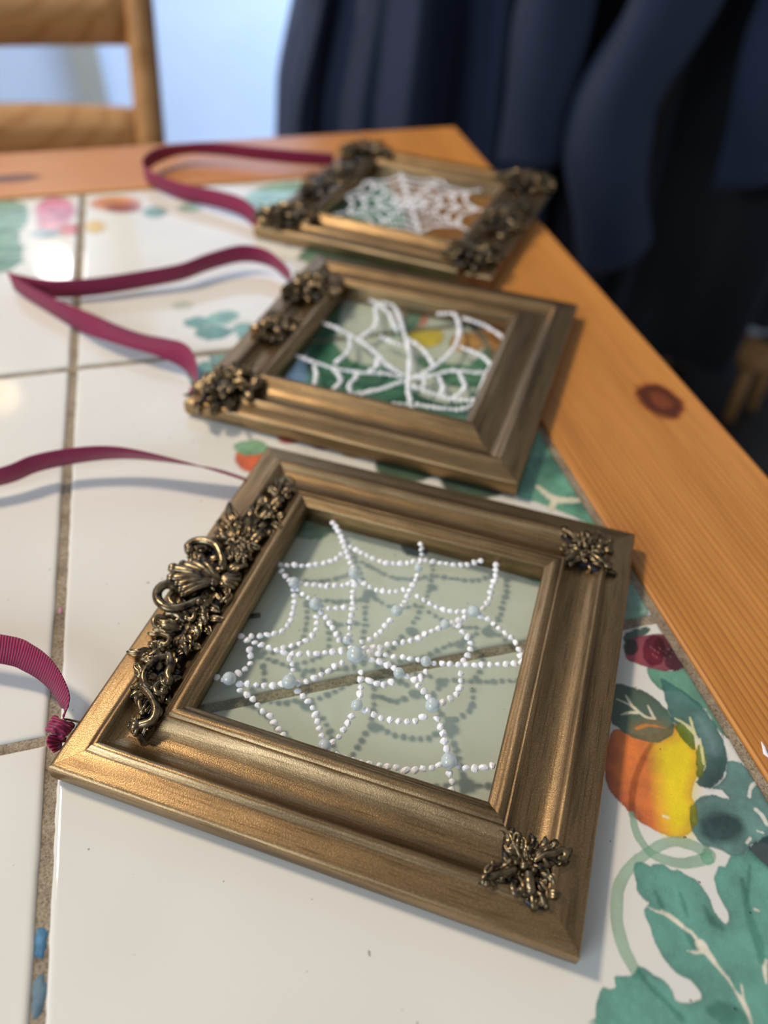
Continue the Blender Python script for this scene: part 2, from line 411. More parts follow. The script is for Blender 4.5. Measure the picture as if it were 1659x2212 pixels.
# --- the corner tile beside the nearest frame: fruit, berries and leaves
Z5 = dict(off=(1240,1300), sc=2.4248); Z6 = dict(off=(1300,1750), sc=4.621)
GREEN, DGREEN, TEAL, BGREEN = (96,150,128), (62,100,92), (92,152,138), (92,132,128)
poly([(380,348),(450,352),(540,360),(585,330),(640,400),(700,490),(765,600),(818,690),(800,712),(750,660),(700,575),(640,545),(560,470),(480,470),(420,430)], (92,146,122), **Z5)
poly([(268,165),(330,140),(388,134),(400,152),(370,178),(300,200),(262,215)], (52,84,74), **Z5)
poly([(280,205),(330,182),(400,170),(470,172),(520,215),(560,285),(582,335),(545,357),(480,362),(400,346),(330,325),(270,290)], (172,58,76), (118,44,62), (1,0,165,205), **Z5)
ell((420,255), 62, 82, (150,50,90), mode='mul', a=0.8, **Z5); ell((472,235), 55, 60, (190,70,90), mode='mul', a=0.6, **Z5)
ell((525,300), 55, 62, (120,105,115), mode='mul', a=0.75, **Z5); ell((298,235), 40, 44, (44,48,46), a=0.9, **Z5)
for i in range(16): line([(400+i*9, 235+(i*37)%60), (408+i*9, 243+(i*37)%60)], 0.22, (214,160,170), a=0.6, **Z5)
poly([(205,670),(290,690),(400,700),(520,640),(560,655),(610,720),(645,790),(650,900),(628,950),(620,1030),(645,1085),(625,1180),(580,1228),(520,1236),(440,1203),(330,1142),(250,1062),(178,968),(160,830)], (150,40,36), (220,116,40), (1,0,147,170), rag=0.4, **Z5)
poly([(430,760),(520,700),(565,665),(610,725),(648,790),(650,900),(628,950),(620,1030),(645,1085),(625,1180),(580,1228),(520,1232),(480,1180),(450,1040),(440,900)], (238,214,40), a=0.92, soft=3.2, tex=0.12, rim=0.0, **Z5)
line([(408,738),(345,860),(308,990),(302,1118)], [2.2,2.8,3.2,3.0], (120,86,52), a=0.5, mode='mul', soft=0.4, **Z5)
line([(468,1122),(492,1130)], 1.2, (246,238,200), **Z5)
poly([(200,440),(245,432),(330,455),(420,502),(490,572),(525,640),(510,700),(440,736),(370,727),(290,700),(225,655),(190,620)], (72,116,100), (58,84,66), (0,1,-48,-30), a=0.93, **Z5)
poly([(300,640),(400,612),(480,630),(510,690),(440,728),(370,720),(300,690)], (150,110,60), a=0.45, soft=1.5, rim=0, **Z5)
for L in ([(225,510),(300,545),(370,600),(425,614)], [(272,492),(288,520),(300,542)], [(388,545),(405,580),(418,608)], [(245,592),(290,580),(330,582)]): line(L, [0.8,1.5,1.7,0.6][:len(L)], (233,226,200), **Z5)
line([(328,664),(370,648),(420,650),(472,662)], [1.6,1.8,1.3,0.5], (214,140,70), **Z5)
poly([(455,403),(510,428),(590,482),(665,540),(720,612),(780,722),(802,826),(785,908),(745,960),(705,976),(640,945),(690,862),(672,770),(640,690),(590,640),(530,640),(495,570),(470,480)], (66,112,104), (52,82,82), (0,1,-35,-70), **Z5)
poly([(700,790),(760,760),(800,830),(785,908),(745,960),(705,974),(690,930),(740,880)], (44,66,68), a=0.6, soft=1.5, rim=0, **Z5)
poly([(640,600),(700,640),(750,730),(750,800),(700,790),(680,700)], (140,170,172), a=0.55, soft=2.5, rim=0, **Z5)
poly([(530,655),(585,640),(625,690),(632,762),(618,770),(570,722)], (112,132,44), **Z5)
poly([(648,755),(680,770),(692,830),(680,885),(655,925),(640,880)], (128,140,44), **Z5)
for L in ([(530,612),(580,640),(625,690),(660,735)], [(607,606),(620,650),(632,690)], [(660,718),(664,740),(680,850)]): line(L, [1.0,1.6,1.2,0.6][:len(L)], (240,232,170), **Z5)
poly([(720,975),(788,925),(806,836),(880,846),(945,905),(985,985),(1040,1060),(1060,1250),(945,1262),(900,1310),(840,1335),(760,1295),(680,1280),(632,1222),(608,1130),(648,1035),(720,1010),(812,1032),(775,990)], BGREEN, **Z5)
ell((775,1185), 118, 78, (48,68,70), a=0.85, soft=1.2, **Z5); ell((720,1130), 50, 60, (62,82,84), a=0.5, soft=1.5, **Z5)
poly([(915,1290),(1040,1225),(1060,1400),(985,1385),(935,1340)], (48,68,72), **Z5)
poly([(606,1075),(640,1070),(650,1130),(625,1185),(606,1150)], (136,140,46), **Z5)
for L, w in (([(952,945),(925,975),(918,1020)], 1.6), ([(955,1090),(985,1120),(1010,1165)], 2.2), ([(905,1262),(922,1240)], 1.3), ([(960,1200),(990,1210)], .8)): line(L, w, (238,236,226), **Z5)
line([(692,1312),(610,1272),(520,1256),(420,1292),(312,1372),(240,1480),(222,1620),(242,1760),(300,1895),(345,1960)], [5.5,5,4.6,4.4,4.6,5.0,5.4,5.4,5.2,4.6], (132,172,142), a=0.72, streak=1, **Z5)
line([(302,1110),(332,1220),(400,1312),(480,1352),(580,1370),(700,1345)], [2.8,3.6,4.0,4.2,4.8,5.4], (118,164,134), a=0.72, streak=1, **Z5)
ell((705,1335), 42, 44, (110,164,134), a=0.7, **Z5)
poly([(330,530),(400,522),(480,560),(515,540),(610,545),(700,600),(760,595),(850,650),(940,690),(1020,790),(1085,890),(1110,990),(1170,1080),(1235,1138),(1272,1090),(1240,980),(1180,880),(1140,780),(1118,680),(1150,600),(1170,562),(1235,565),(1290,455),(1420,440),(1460,395),(1560,480),(1700,620),(1800,900),(1800,2300),(1480,2320),(700,2320),(-20,2300),(-20,1805),(90,1790),(142,1768),(128,1710),(142,1658),(290,1652),(345,1600),(360,1560),(440,1585),(530,1645),(620,1700),(700,1790),(740,1890),(800,1915),(900,1922),(965,1900),(995,1860),(950,1770),(880,1700),(760,1630),(670,1550),(590,1440),(530,1310),(480,1160),(440,1080),(420,1000),(440,965),(470,930),(430,900),(370,830),(345,790),(345,720),(318,640)], TEAL, tex=0.28, rag=0.35, **Z6)
for L, w in (([(445,958),(520,1000),(600,1030)], [0.3,0.9,2.0]), ([(605,1015),(720,1090),(850,1195)], [2.6,3.4,1.6]), ([(850,1195),(900,1225),(985,1345)], [2.6,2.4,2.0]), ([(985,1345),(1080,1455),(1165,1575),(1260,1680)], [7.0,4.0,2.6,2.0]), ([(840,1400),(930,1420),(1010,1400)], [0.5,2.4,3.5]), ([(1260,1680),(1335,1810),(1400,1900),(1450,2000),(1495,2140)], [1.8,1.6,3.2,2.6,1.6]), ([(1390,1740),(1405,1810),(1415,1890)], [1.0,1.2,1.3]), ([(1530,990),(1565,1005)], [2.0,1.6]), ([(1640,1500),(1625,1580),(1640,1720)], [2,3,1.5])): line(L, w, (234,228,210), a=0.97, **Z6)
for L, w in (([(540,820),(580,920),(620,1010)], [1.6,3,2.2]), ([(780,830),(820,940),(855,1060)], [1,3.2,2]), ([(1020,960),(1100,1100),(1200,1180)], [2,5,3]), ([(1400,690),(1440,900),(1480,1100),(1560,1320),(1600,1500)], [2,4,5,6,5]), ([(360,1600),(480,1760),(640,1920),(800,2080)], [2,3,3,4]), ([(840,1210),(890,1300),(940,1380)], [2,4,4]), ([(1100,2000),(1250,2040),(1400,2150)], [6,14,14]), ([(1480,560),(1450,900)], [2,2])): line(L, w, (120,172,158), a=0.5, mode='mul', soft=0.5, **Z6)
# --- tile behind: leaf at its corner, greens beside the rim, stems and fruit round the frames, some shade and reflection painted in
poly([(1340,1240),(1372,1245),(1402,1325),(1330,1345)], (122,158,142))
poly([(1135,940),(1182,940),(1240,1020),(1300,1112),(1330,1175),(1270,1130),(1160,1085),(1110,1060)], (88,150,122)); ell((1190,1010), 34, 26, (50,92,76), a=0.7, soft=2); ell((1250,1085), 30, 20, (66,116,96), a=0.6, soft=2)
line([(1160,1050),(1200,1078),(1262,1080)], [2,4,2.5], (232,224,196)); line([(1200,1078),(1190,1100)], 3, (232,224,196))
poly([(610,1090),(700,1085),(730,1130),(690,1165),(620,1150)], (128,160,138)); poly([(860,1150),(930,1150),(925,1195),(880,1200)], (58,80,86)); poly([(1010,1160),(1200,1200),(1180,1262),(1080,1225),(1010,1200)], (70,130,118))
line([(620,1150),(760,1130),(900,1170),(1020,1180)], 2.5, (110,150,130), a=0.8)
ell((548,990), 40, 32, (206,92,44), soft=0.6); poly([(505,960),(560,950),(580,975),(530,985)], (120,166,130))
for c, r, k in (((625,945), 26, (168,66,54)), ((700,955), 30, (150,52,52)), ((765,975), 26, (206,150,52)), ((880,1005), 70, (52,80,60)), ((1030,1035), 80, (48,74,58))): ell(c, r, r*0.55, k, soft=0.8)  # dark green ellipses put the shadow between the frames into the print
poly([(396,694),(430,684),(462,694),(440,706),(405,706)], (96,146,132)); poly([(440,690),(480,672),(516,676),(505,692),(465,702)], (120,166,150)); poly([(425,712),(470,702),(505,716),(470,734),(430,730)], (88,136,122)); line([(400,700),(450,712),(510,690)], 2.0, (120,160,140), a=0.7); ell((520,700), 26, 14, (214,214,196), a=0.5, soft=1.0); poly([(505,705),(545,700),(560,725),(525,738)], (104,150,134)); poly([(405,806),(440,782),(486,790),(470,822),(420,830)], (96,148,132)); poly([(450,770),(520,760),(550,800),(500,815)], (110,156,138)); ell((395,660), 22, 9, (176,190,170), a=0.6, soft=1.5)
poly([(600,840),(650,770),(700,720),(760,780),(860,800),(900,850),(1000,870),(1080,780),(1100,860),(1040,930),(880,940),(720,900)], (74,128,104)); poly([(640,790),(690,660),(740,640),(720,740),(690,800)], (70,122,98)); poly([(900,770),(1010,790),(1060,740),(1110,760),(1060,830),(960,830)], (96,146,116))
ell((915,728), 46, 24, (228,196,66), soft=1.2); ell((890,690), 36, 16, (206,110,100), soft=1.2); ell((1010,740), 40, 22, (214,150,80), soft=1.2); ell((1060,700), 44, 20, (84,60,80), soft=1.5); poly([(960,650),(1100,690),(1080,740),(1000,700)], (66,84,100))  # the dark blue polygon is a glass reflection painted into the tile colour
poly([(640,560),(760,520),(1000,590),(1060,640),(860,610)], (70,118,96)); ell((850,560), 60, 16, (140,60,60), soft=1.5)
# --- far edge of the table: a band of the same garland, with one painted reflection
poly([(-40,440),(50,438),(60,480),(40,500),(50,560),(0,590),(-60,580)], (120,160,132)); 
for y in (460,500,540,572): line([(-20,y),(50,y-6)], 2.5, (70,120,96), a=0.8)
ell((120,455), 44, 30, (196,96,120), soft=2); ell((105,480), 26, 20, (214,140,150), soft=2); ell((150,495), 26, 14, (190,66,50), soft=2); ell((250,440), 56, 16, (208,120,54), soft=2); ell((265,450), 40, 10, (150,60,40), soft=2); ell((205,490), 22, 14, (226,184,60), soft=2); ell((100,505), 30, 10, (150,170,180), soft=2)
ell((335,458), 26, 12, (110,150,132), soft=1.5); ell((410,450), 26, 8, (140,176,156), soft=1.5); poly([(520,450),(560,405),(660,392),(700,420),(620,450)], (142,186,164)); poly([(640,460),(760,400),(900,420),(1000,470),(1080,500),(940,520),(760,500)], (112,168,148)); ell((900,500), 60, 14, (196,120,66), soft=2)  # the lighter green polygon is a reflection painted into the glaze colour
rr = random.Random(3)
for i in range(26):      # the garland goes on along the far and right edges
    leaf_mm(-120-i*26, 372+rr.uniform(-18,16), rr.uniform(24,38), rr.uniform(12,18), rr.uniform(0,6.28), rr.choice([GREEN,DGREEN,TEAL,BGREEN]))
    if i % 4 == 0: poly([(-130-i*26+14*math.cos(t), 375+14*math.sin(t)) for t in np.linspace(0,6.28,9)[:-1]], rr.choice([(206,92,44),(232,200,60),(180,60,80)]), mm=True)
for i in range(14):
    leaf_mm(175+rr.uniform(-14,14), 300-i*0+rr.uniform(-90,90), rr.uniform(22,34), rr.uniform(12,17), rr.uniform(0,6.28), rr.choice([GREEN,DGREEN,TEAL]))
    leaf_mm(172+rr.uniform(-14,14), -150-i*14, rr.uniform(24,36), rr.uniform(12,17), rr.uniform(0,6.28), rr.choice([GREEN,DGREEN,TEAL]))

# ------------------------------------------------------------------ table
table = empty('tiled_table', (-300, 0, 0)); table.location = (-0.3, 0, 0)
tag(table, 'pine dining table topped with cream ceramic tiles printed with fruit and leaves', 'table')
TOFF = (300, 0, 750)           # world mm of the table origin is (-300, 0, 0)
GAP = 1.75
def axis_samples(a, b, fine=None, step=3.0):
    """grid positions across a tile with rounded edges; fine=(lo,hi,step)"""
    e = [0, 0.15, 0.4, 0.8, 1.4, 2.2]
    out = [a+t for t in e]
    x = a+2.2
    while x < b-2.2-1e-6:
        s = step
        if fine and fine[0]-1e-6 <= x < fine[1]: s = fine[2]
        x += s
        if x < b-2.4: out.append(x)
    return np.array(out+[b-t for t in e[::-1]])
def tile(ix, iy, fx=None, fy=None, step=3.0):
    x0, x1, y0, y1 = ix*200+GAP, ix*200+200-GAP, iy*200+GAP, iy*200+200-GAP
    if ix == 0: x1 = 202.2
    if iy == 1: y1 = 405.2
    xs = axis_samples(x0, x1, fx, step); ys = axis_samples(y0, y1, fy, step)
    X, Y = np.meshgrid(xs, ys)
    R_ = 1.5
    de = np.minimum(np.minimum(X-x0, x1-X), np.minimum(Y-y0, y1-Y)); q = np.clip(1-de/R_, 0, 1)
    Z = -(1-np.sqrt(np.clip(1-q*q, 0, 1)))*1.3
    # slightly cushioned, hand-cut edge
    wob = (vnoise(X, Y, 0.35)-0.5)*0.5*np.clip(1-de/1.2, 0, 1)
    Xd = X+wob; Yd = Y+wob*0.7
    ny, nx = X.shape
    V = np.stack([Xd, Yd, Z], -1).reshape(-1, 3)
    i = np.arange((ny-1)*nx).reshape(ny-1, nx)[:, :-1].ravel()
    F = np.stack([i, i+1, i+nx+1, i+nx], 1)
    # skirt
    ring = list(range(nx))+[r*nx+nx-1 for r in range(1, ny)]+[(ny-1)*nx+k for k in range(nx-2, -1, -1)]+[r*nx for r in range(ny-2, 0, -1)]
    sk = V[ring].copy(); sk[:, 2] = -8
    n0 = len(V); V = np.vstack([V, sk]); m = len(ring)
    SF = [(ring[(k+1) % m], ring[k], n0+k, n0+(k+1) % m) for k in range(m)]
    me = bpy.data.meshes.new('tile')
    me.vertices.add(len(V)); me.vertices.foreach_set('co', (V*MM).ravel())
    faces = np.vstack([F, np.array(SF)]); nf = len(faces)
    me.loops.add(nf*4); me.loops.foreach_set('vertex_index', faces.ravel().astype(np.int32))
    me.polygons.add(nf); me.polygons.foreach_set('loop_start', np.arange(0, nf*4, 4, dtype=np.int32))
    me.polygons.foreach_set('use_smooth', np.ones(nf, bool))
    me.update(calc_edges=True); me.validate()
    C = paint(V[:, 0], V[:, 1]); ca = me.color_attributes.new('Print', 'FLOAT_COLOR', 'POINT')
    ca.data.foreach_set('color', np.hstack([C, np.ones((len(C), 1))]).astype(np.float32).ravel())
    me.materials.append(M_GLAZE)
    return put('tile', me, table, TOFF)
for iy in range(-3, 2):
    for ix in range(-4, 1):
        if (ix, iy) == (0, -1): tile(0, -1, (128, 203, 0.36), (-125, 0, 0.36), 2.5)
        elif (ix, iy) == (0, 0): tile(0, 0, (50, 200, 0.9), (0, 200, 0.9), 2.0)
        elif (ix, iy) in ((0, 1), (-1, 1)): tile(ix, iy, None, None, 1.6)
        else: tile(ix, iy, None, None, 6.0 if iy != 1 else 3.0)
gr = MB()
gx = np.arange(-801, 206.1, 6.0); gy = np.arange(-602, 409, 6.0)
gb = mk('grout_bed', [(-803,-603,-1.05),(205.6,-603,-1.05),(205.6,408.6,-1.05),(-803,408.6,-1.05),(-803,-603,-14),(205.6,-603,-14),(205.6,408.6,-14),(-803,408.6,-14)],
        [(0,1,2,3),(7,6,5,4),(0,4,5,1),(1,5,6,2),(2,6,7,3),(3,7,4,0)], M_GROUT, table, False, TOFF)
# dried paint in the grout joint
def stain(cpx, hw, hl, m, seed, z=-0.97):
    c = at([cpx], -1)[0]; r = random.Random(seed); n = 22
    v = [(c[0], c[1], z)]
    for i in range(n):
        t = 2*math.pi*i/n; k = 1+r.uniform(-0.20, 0.10)
        v.append((c[0]+hw*k*math.copysign(abs(math.cos(t))**0.7, math.cos(t)), c[1]+hl*k*math.copysign(abs(math.sin(t))**0.7, math.sin(t)), z))
    v += [(p[0], p[1], -1.2) for p in v[1:n+1]]
    f = [(0, 1+i, 1+(i+1) % n) for i in range(n)]+[(1+i, n+1+i, n+1+(i+1) % n, 1+(i+1) % n) for i in range(n)]
    return mk('paint_stain', v, f, m, gb)
M_BLUE = print_only('dried_blue_paint', srgb(84,138,176), 0.7); M_BLUE2 = print_only('smeared_blue_paint', srgb(110,140,158), 0.8); M_PINK = print_only('dried_pink_paint', srgb(196,140,160), 0.6)
stain((87,2036), 1.75, 3.7, M_BLUE, 1)['label'] = 'blob of dried blue paint'
stain((84,2150), 1.7, 4.6, M_BLUE2, 2)['label'] = 'long smear of dried blue paint'
stain((131,1318), 0.7, 1.6, M_PINK, 3)['label'] = 'speck of pink paint'
def board(name, x0, x1, y0, y1, z0, z1, m, parent=table, loc=TOFF, bev=0.7):
    return MB().box(x0,x1,y0,y1,z0,z1,bev).build(name, m, parent, False, loc)
rim_r = board('wooden_rim', 205.8, 286, -684, 488, -28, 0.3, M_PINE)
board('wooden_rim', -884, 205.2, 408.8, 488, -28, 0.3, M_PINEX)
board('wooden_rim', -884, -803.2, -684, 408.2, -28, 0.3, M_PINE)
board('wooden_rim', -802.6, 205.2, -684, -603.2, -28, 0.3, M_PINEX)
board('table_bed', -800, 203, -600, 406, -30, -14.2, M_PINEX)
for y0 in (-640, 424): board('apron', -840, 240, y0, y0+22, -120, -30.2, M_PINEX)
for x0 in (-846, 226): board('apron', x0, x0+22, -616, 422, -120, -30.2, M_PINE)
for x0 in (-870, 196):
    for y0 in (-668, 396): board('table_leg', x0+2, x0+70, y0+4, y0+72, -750, -120.4, M_PINE)
# white paint drip left on the rim
dp = at([(1655,1622)], 0.3)[0]
drip = MB(); drip.tube([(dp[0]-0.2,dp[1]-2.6,0.35),(dp[0]-0.9,dp[1]-0.8,0.6),(dp[0]-0.2,dp[1]+1.0,0.6),(dp[0]+0.4,dp[1]+3.0,0.3)], [0.4,0.8,0.6,0.25], 7, 0.6)
dr = drip.build('paint_drip', M_DOT, rim_r); dr['label'] = 'small white paint drip'

# ------------------------------------------------------------------ picture frames
HALF = 75.3; RW = 30.0; ZG = 6.0
PROFILE = [(2.0,0.0),(0.9,0.5),(0.25,1.6),(0.0,3.0),(0.0,7.0),(0.15,7.8),(0.6,8.35),(1.4,8.6),(4.5,8.9),(7.2,9.1),(7.9,9.25),(8.4,9.8),(9.0,10.5),(9.8,10.75),(10.6,10.45),(11.2,9.7),(12.2,8.75),(13.6,7.95),(15.4,7.5),(17.4,7.5),(19.4,8.0),(21.2,8.95),(22.8,10.2),(23.6,11.0),(24.0,11.15),(24.25,11.0),(24.6,10.95),(25.1,11.5),(26.0,11.85),(27.0,11.75),(27.8,11.3),(28.2,10.85),(28.8,10.75),(29.5,10.5),(29.9,10.1),(30.0,9.4),(30.0,6.15),(28.0,6.15),(28.0,0.0)]
def rail_mesh():
    v = []; f = []; n = len(PROFILE); S = 28; r = random.Random(5)
    for j in range(S+1):
        u = -1+2*j/S
        for k, (t, z) in enumerate(PROFILE):
            wz = 0.05*math.sin(j*1.3+k*0.4) if 7 < k < 34 else 0
            v.append((u*(HALF-t), -HALF+t, z+wz))
    for j in range(S):
        for k in range(n):
            a = j*n+k; b = j*n+(k+1) % n
            f.append((a, a+n, b+n, b))
    f.append(tuple(range(n-1, -1, -1))[::-1]); f.append(tuple(range(S*n, S*n+n))[::-1])
    return mk('frame_rail', v, f, M_BRONZE, mesh_only=True)
RAIL = rail_mesh()
def set_sharp(me, ang=50):
    try: me.set_sharp_from_angle(angle=rad(ang))
    except Exception: pass
set_sharp(RAIL, 42)
def dot_mesh(seed):
    r = random.Random(seed); n, m = 9, 5; v = []; f = []
    lump = [1+r.uniform(-0.16, 0.16) for _ in range(n)]; px, py = r.uniform(-0.3,0.3), r.uniform(-0.3,0.3)
    for i in range(m):
        s = i/(m-1); a = s*math.pi/2
        for k in range(n):
            t = 2*math.pi*k/n; R_ = math.cos(a)**0.75*lump[k]*(1.0+(0.06 if i == 0 else 0))
            if i == m-1: continue
            v.append((R_*math.cos(t)+px*s, R_*math.sin(t)+py*s, 0.80*math.sin(a)*(1+r.uniform(-0.08, 0.08))))
    v.append((px*1.5, py*1.5, 0.98)); L = len(v)-1
    for i in range(m-2):
        for k in range(n): f.append((i*n+k, i*n+(k+1) % n, (i+1)*n+(k+1) % n, (i+1)*n+k))
    for k in range(n): f.append(((m-2)*n+k, (m-2)*n+(k+1) % n, L))
    return mk('paint_dot', v, f, M_DOT, smooth=False, mesh_only=True)
DOTS = [dot_mesh(s) for s in range(10)]
PEARL = MB().ball((0,0,0), 1.0, 20, 12).build('pearl', M_PEARL).data
bpy.data.objects.remove(bpy.data.objects['pearl'])

def make_frame(cx, cy, ang, label, name='picture_frame'):
    fr = empty(name, (cx, cy, 750), rad(ang)); tag(fr, label, 'picture frame')
    for k in range(4):
        put('frame_rail', RAIL, fr, (0,0,0.02), (0,0,k*math.pi/2))
    h = 47.0
    MB().box(-h,h,-h,h,ZG-2.0,ZG).build('glass_pane', M_GLASS, fr, False)
    fr['label'] = label
    return fr
class FL:
    """frame-local coordinates of measured points"""
    def __init__(s, cx, cy, ang):
        s.c = np.array([cx, cy]); a = rad(ang); s.u = np.array([math.cos(a), math.sin(a)]); s.v = np.array([-s.u[1], s.u[0]])
    def __call__(s, pts, z, off=(0,0), sc=1.0):
        P = at(zpx(pts, off, sc), z)[:, :2]-s.c
        return np.stack([P@s.u, P@s.v], 1)
def web(fr, fl, strands, pearls, off, sc, pitch=2.62, rr_=(0.92, 1.22), seed=1, limit=300, flat=False):
    r = random.Random(seed); placed = []; extra = MB(); n = 0
    pp = []
    for (x, y, d) in pearls:
        p = fl([(x, y)], ZG+1.5, off, sc)[0]; R_ = d/2*1.08
        o = put('pearl', PEARL, fr, (p[0], p[1], ZG+R_*0.93), (r.uniform(0,3), r.uniform(0,3), 0)); o.scale = (R_*MM*1000,)*3
        pp.append((p[0], p[1], R_))
    for S in strands:
        P = fl(S, ZG+0.4, off, sc)
        L = np.linalg.norm(np.diff(P, axis=0), axis=1).sum(); m = max(2, int(round(L/pitch))+1)
        for q in spline(P, m):
            x, y = q[0]+r.uniform(-0.18, 0.18), q[1]+r.uniform(-0.18, 0.18)
            if abs(x) > 45.6 or abs(y) > 45.6: continue
            if any((x-a)**2+(y-b)**2 < (R_*0.75)**2 for a, b, R_ in pp): continue
            if any((x-a)**2+(y-b)**2 < 1.55**2 for a, b in placed): continue
            placed.append((x, y)); s = r.uniform(*rr_)
            sc3 = (s*r.uniform(0.9, 1.25), s*r.uniform(0.85, 1.05), s*r.uniform(0.8, 1.1)); rot = r.uniform(0, 6.28)
            if n < limit:
                o = put('paint_dot', r.choice(DOTS), fr, (x, y, ZG), (0, 0, rot)); o.scale = sc3
            else:
                me = r.choice(DOTS); c, s_ = math.cos(rot), math.sin(rot)
                vv = [(v.co.x*1000*sc3[0], v.co.y*1000*sc3[1], v.co.z*1000*sc3[2]) for v in me.vertices]
                extra.add([(x+a*c-b*s_, y+a*s_+b*c, ZG+z) for a, b, z in vv], [tuple(p.vertices) for p in me.polygons])
            n += 1
    if extra.v: tag(extra.build('paint_dots', M_DOT, fr), kind='stuff')
    return n

# ---- ornament pieces (frame-local mm)
def leaf_geo(b, p, w, z0, hz=1.8, bend=0.0, lobes=3, floor_z=8.0, curl=0.8, ns=13, nq=9):
    b = np.array(b, float); p = np.array(p, float); e = p-b; L = np.linalg.norm(e)+1e-9; e /= L; nrm = np.array([-e[1], e[0]])
    V = []; F = []
    for i in range(ns):
        s = i/(ns-1); hw = w/2*(math.sin(math.pi*min(1, 0.12+0.88*s)**0.8)**0.7 if s < 1 else 0.03)*(0.78+0.3*abs(math.sin(lobes*math.pi*s)))+0.12
        c = b+e*L*s+nrm*bend*math.sin(math.pi*s)
        for k in range(nq):
            q = -1+2*k/(nq-1)
            ridge = 0.16*w*math.cos(q*math.pi*2.0)*(1-0.5*s)
            z = z0+hz*math.sin(math.pi*min(1, s*0.85+0.08))+curl*max(0, s-0.72)*3*(1 if s < 0.93 else 0.3)+ridge-0.20*w*q*q
            sweep = e*hw*0.45*(1-abs(q))*0.6
            x = c+nrm*hw*q+sweep
            V.append((x[0], x[1], z))
    for i in range(ns-1):
        for k in range(nq-1):
            a = i*nq+k; F.append((a, a+1, a+nq+1, a+nq)[::-1])
    ring = [k for k in range(nq)]+[i*nq+nq-1 for i in range(1, ns)]+[(ns-1)*nq+k for k in range(nq-2, -1, -1)]+[i*nq for i in range(ns-2, 0, -1)]
    n0 = len(V); m = len(ring); ctr = np.mean([V[i] for i in ring], axis=0)
    for i in ring:
        x = V[i]; V.append((x[0]+(ctr[0]-x[0])*0.12, x[1]+(ctr[1]-x[1])*0.12, min(floor_z, x[2]-0.5)))
    for k in range(m): F.append((ring[k], ring[(k+1) % m], n0+(k+1) % m, n0+k)[::-1])
    return V, F
def rnd_leaf(parent, b, p, w, z0, **kw):
    V, F = leaf_geo(b, p, w, z0, **kw); return mk('acanthus_leaf', V, F, M_ANT, parent)
def scroll(parent, pts, r0, r1, ball=None, n=22, name='scroll', groove=True):
    P = spline(pts, n); R_ = np.interp(np.linspace(0,1,n), [0,0.5,1], [r0, (r0+r1)/2*1.08, r1])
    mb = MB(); mb.tube(P, R_, 9, 0.9)
    if ball: mb.ball(P[-1], ball, 10, 7)
    return mb.build(name, M_ANT, parent)
def rib(parent, a, b, r0, r1, hz=1.2, name='shell_rib'):
    a = np.array(a, float); b = np.array(b, float); n = 9; P = []; R_ = []
    for i in range(n):
        s = i/(n-1); q = a+(b-a)*s; q[2] += hz*math.sin(math.pi*s); P.append(q); R_.append(r0+(r1-r0)*s**0.8)
    mb = MB(); mb.tube(P, R_, 8, 0.8); mb.ball(P[-1], r1*1.03, 8, 6); return mb.build(name, M_ANT, parent)
def plate(parent_frame, outline, z0, z1, name):
    """dark backing of an ornament: rounded low slab, ornament pieces are its children"""
    O = np.array(outline); c = O.mean(0); n = len(O); V = []; F = []
    for s, z in ((1.0, z0), (1.0, z1-0.7), (0.90, z1-0.15), (0.6, z1)):
        V += [tuple(c+(o-c)*s)+(z,) for o in O]
    V.append(tuple(c)+(z1,)); L = len(V)-1
    for i in range(3):
        for k in range(n): F.append((i*n+k, i*n+(k+1) % n, (i+1)*n+(k+1) % n, (i+1)*n+k))
    for k in range(n): F.append((3*n+k, 3*n+(k+1) % n, L))
    return mk(name, V, F, M_WASH, parent_frame)
def ring_outline(pts, w):
    """outline of a band of half-width w(list) round a centre line"""
    P = spline(pts, 24); W = np.interp(np.linspace(0,1,24), np.linspace(0,1,len(w)), w)
    t = np.gradient(P, axis=0); t /= np.linalg.norm(t, axis=1)[:, None]; nn = np.stack([-t[:,1], t[:,0]], 1)
    return np.vstack([P-nn*W[:, None], (P+nn*W[:, None])[::-1]])
def foliage(parent, cx, cy, r_, n, seed, z=10.5, size=(4,8), aspect=(1,1), ang=0.0):
    """leaves, curls and beads crowding round a point"""
    q = random.Random(seed); ca, sa = math.cos(ang), math.sin(ang)
    for i in range(n):
        t = 2*math.pi*i/n+q.uniform(-0.3, 0.3); L = q.uniform(*size)
        d = lambda k: (cx+(k*math.cos(t)*aspect[0])*ca-(k*math.sin(t)*aspect[1])*sa, cy+(k*math.cos(t)*aspect[0])*sa+(k*math.sin(t)*aspect[1])*ca)
        b = d(r_*0.15); p = d(r_*0.15+L)
        if i % 3 == 1:
            e = d(r_*0.2+L*0.8); o = q.choice((-1, 1))*1.5
            scroll(parent, [(b[0],b[1],z+1.2),((b[0]+e[0])/2,(b[1]+e[1])/2,z+2.6),(e[0],e[1],z+2),(e[0]-o*math.sin(t),e[1]+o*math.cos(t),z+1.4),(e[0]-o*math.sin(t)-1.2*math.cos(t),e[1]+o*math.cos(t)-1.2*math.sin(t),z+1.6)], 0.7, 0.75, 0.95, 14)
        else: rnd_leaf(parent, b, p, q.uniform(3,4.6), z, bend=q.uniform(-1.2,1.2), lobes=q.choice((2,3,4)), hz=q.uniform(1.2,2.4), floor_z=z-2.5)
    mb = MB(); mb.ball((cx,cy,z+2.2), 1.5, 10, 7); mb.build('boss', M_ANT, parent)

